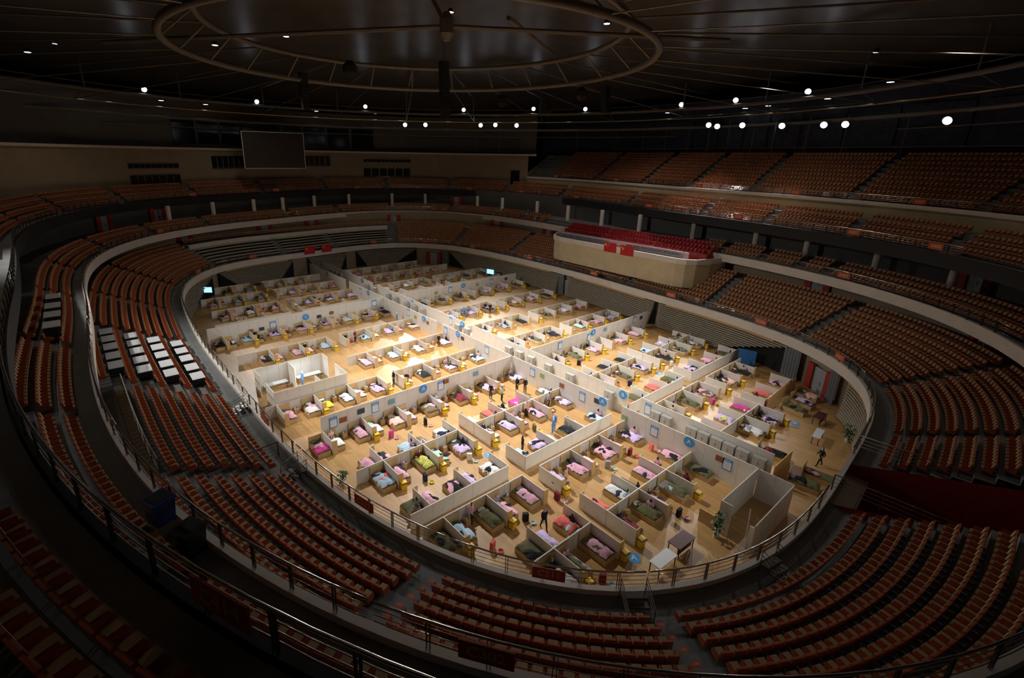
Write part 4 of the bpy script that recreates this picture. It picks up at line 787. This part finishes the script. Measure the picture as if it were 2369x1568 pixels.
for x, y, lb in ((21.4, -7.2, 'medic in blue gown and white hood standing by a bed in ward A'), (21.1, -6.7, 'second medic in blue gown bending by a bed in ward A'), (-9.2, 6.2, 'left medic in blue gown in ward D'), (-9.2, 7.0, 'right medic in blue gown in ward D'), (-12.8, -3.0, 'medic in blue gown below the hanging black coat in ward C'), (-1.2, -21.3, 'medic in blue gown at the staff booth desk'), (24.2, 25.9, 'medic in blue gown by the bleacher at the right')):
    o = person('stand', x, y, 0, RND.uniform(0, 6), PPE, lb, PPE); o.material_slots[3].link = 'OBJECT'; o.material_slots[3].material = M['wht']
used = set()
for i, (X, y, side, q, where, r) in enumerate(BEDS):
    if where == 'x' or X < -31 or RND.random() > .36: continue
    c = RND.choice('kkknrpgeb')
    k = 'bed' if RND.random() < .7 else 'sit'
    if k == 'bed': person('bed', X+side*.45, y, -.09, math.pi/2 if side > 0 else -math.pi/2, c, 'person in %s sitting up on the bed %s' % (CL[c][0], where))
    else: person('sit', X+side*1.2, y+.3, -.04, math.pi, c, 'person in %s sitting on the side of the bed %s' % (CL[c][0], where))
# ------------------------------------------------------------------ tables, floor stickers, plants, televisions, bags
def table(x, y, rz, w, d, m, label, panel=True):
    r = empty('table', (x, y, 0), rz); tag(r, label, 'table'); MB().box(0, 0, .74, w, d, .05).build('top', m, r)
    if panel: MB().box(0, -d*.3, .4, w*.9, .03, .6).build('modesty_panel', m, r)
    for a in (-1, 1):
        for b in (-1, 1): MB().box(a*(w/2-.08), b*(d/2-.07), .36, .05, .05, .72).build('leg', M['blackm'], r)
table(35.5, -10.9, math.pi/2-.05, 1.75, .85, M['maroon'], 'maroon desk near the railing with leaflets'); table(35.6, -13.2, math.pi/2-.05, 1.8, .75, M['desk'], 'grey-white desk end to end with the maroon desk', False); table(35.5, 14.4, math.pi/2, 1.7, .75, M['maroon'], 'maroon table with a white disc on the open floor'); table(36.5, 10.6, math.pi/2+.1, 2.0, .6, M['desk'], 'white table on the open floor at right', False)
table(-1.9, -20.4, math.pi/2, 2.6, .7, M['desk'], 'white desk with papers inside the staff booth', False); table(-1.9, -23.9, math.pi/2, 2.4, .7, M['desk'], 'second white desk inside the staff booth', False)
bl = bpy.data.lights.new('booth_lamp', 'AREA'); bl.energy = 160; bl.size = 1.4; bl.color = (.75, .9, 1); bo = bpy.data.objects.new('booth_lamp', bl); COL.objects.link(bo); bo.location = (.2, -21.6, 2.9)
for x, y, t, lb in ((34.1, -13.85, 'A', 'blue floor sticker reading A beside the near desks'), (20.5, -13.9, 'V', 'blue floor sticker in the aisle of ward A'), (34.2, 12.4, 'B', 'blue floor sticker reading B on the open floor'), (20.3, 12.2, 'B', 'blue floor sticker reading B in the aisle of ward B')):
    o = MB().lathe([(.42, 0), (.42, .01)], 24).build('floor_sticker', M['blue'], None, (x, y, .004), .8); tag(o, lb, 'sticker'); text(o, t, .55, (0, 0, .014), (0, 0, 0), M['wht'])
def plant(x, y, h, label):
    r = empty('potted_plant', (x, y, 0)); tag(r, label, 'plant'); MB().lathe([(.14, 0), (.2, .32), (.17, .32)], 10).build('pot', M['pot'], r); R = random.Random(int(x*10)); mb = MB()
    for k in range(60):
        a = R.random()*6.28; z = .3+h*R.random(); q = R.uniform(.12, .4); l = R.uniform(.15, .28); c, s = math.cos(a), math.sin(a); px, py = q*c, q*s
        mb.add([(px*.3, py*.3, z), (px+l*.4*-s, py+l*.4*c, z+.1), (px*1.5, py*1.5, z-.04), (px-l*.4*-s, py-l*.4*c, z+.1)], [(0, 1, 2, 3)])
    mb.build('leaves', M['leaf'], r)
for x, y, h, lb in ((36.4, -8.0, 1.5, 'tall green plant at the near booth corner'), (16.6, -25.0, .7, 'leafy plant beside the railing above plate C212'), (31.4, 23.6, 1.9, 'dark palm in front of the red door frame'), (38.2, 12.6, 1.3, 'dark plant by the right bleacher'), (21.6, 25.6, 1.1, 'plant with yellow bin at the slatted wall')): plant(x, y, h, lb)
tvm = mat('tv_glow', (.1, .2, .3), .4, var=.3, emit=(.25, .6, 1), estr=2.2)
for x, y, rz, m, lb in ((-41.5, -22.2, 1.0, tvm, 'lit television on a stand in the far left corner'), (-24.6, 25.4, .3, tvm, 'lit blue television on a stand beside ward D'), (35.8, 20.2, -.6, M['black'], 'dark television on the wall at right')):
    r = empty('television', (x, y, 0), rz); tag(r, lb, 'television'); MB().box(0, 0, 1.7, 1.7, .1, 1.0).build('case', M['black'], r); MB().box(0, -.06, 1.7, 1.6, .02, .9).build('panel', m, r); MB().box(0, .1, .6, .12, .1, 1.2).build('stand', M['blackm'], r); MB().box(0, .1, .03, .9, .5, .06).build('foot', M['blackm'], r)
o = MB().box(0, 0, 1.0, 1.9, .06, 1.9).build('folding_screen', mat('blue_screen', (.03, .16, .42), .6), None, (25.3, 22.9, 0), .25); tag(o, 'blue folding screen standing at the end of ward B', 'screen')
for i, (x, y) in enumerate([(27.6, -13.6), (27.7, -16.9), (28.2, -20.3), (20.0, -19.9), (20.0, -15.6), (13.2, -18.9), (13.3, -15.4), (27.5, -7.5), (27.6, -4.6), (20.1, -8.2), (34.0, -16.9), (33.9, -8.2), (28.3, -1.9+-.6), (20.1, 6.6), (20, 15.3), (27.6, 9.8), (13.2, 6.5)]):
    c = 'rkcnwakgro'[i % 10]; r = empty('suitcase', (x, y, 0), i); tag(r, '%s suitcase standing on the aisle floor, %s one counting from the near left' % (CL[c][0], ordn(i+1)), 'suitcase', 'suitcases'); MB().box(0, 0, .34, .42, .24, .58, 0, 0, .96, .9).build('shell', CLM[c], r); MB().tube([(-.12, 0, .62), (-.12, 0, .78), (.12, 0, .78), (.12, 0, .62)], .012, 4).build('handle', M['blackm'], r)
    c2 = 'ptcybp'[i % 6]; o = MB().lathe([(.13, 0), (.2, .12), (.18, .12), (.12, .02)], 12).build('basin', CLM[c2], None, (x+.5, y+.25, 0)); tag(o, '%s plastic basin on the floor beside the %s suitcase, %s counted from near left' % (CL[c2][0], CL[c][0], ordn(i+1)), 'basin', 'basins')
# ------------------------------------------------------------------ lettering: turn the text curves into meshes
dgp = bpy.context.evaluated_depsgraph_get()
for o in [o for o in bpy.data.objects if o.type == 'FONT']:
    me = bpy.data.meshes.new_from_object(o.evaluated_get(dgp)); n = bpy.data.objects.new('lettering', me); COL.objects.link(n)
    n.parent = o.parent; n.location = o.location; n.rotation_euler = o.rotation_euler
    c = o.data; bpy.data.objects.remove(o); bpy.data.curves.remove(c)

for o in bpy.data.objects:
    t = o.get('label')
    if not t or len(t.split()) <= 16: continue
    for a, b in ((' the ', ' '), (' and a coat', ''), ('sitting on side of bed', 'sitting on bed'), (' brown camouflage', ' camouflage'), (' yellow-green floral', ' floral'), (' plastic basin on floor', ' basin'), (' counted from near left', ' from near left'), (' pale blue', ' blue'), (' coral red', ' coral'), (' standing on aisle floor', ''), (' one counting from near left', ' from near left')):
        if len(t.split()) > 16: t = t.replace(a, b)
    o['label'] = ' '.join(t.split()[:16])
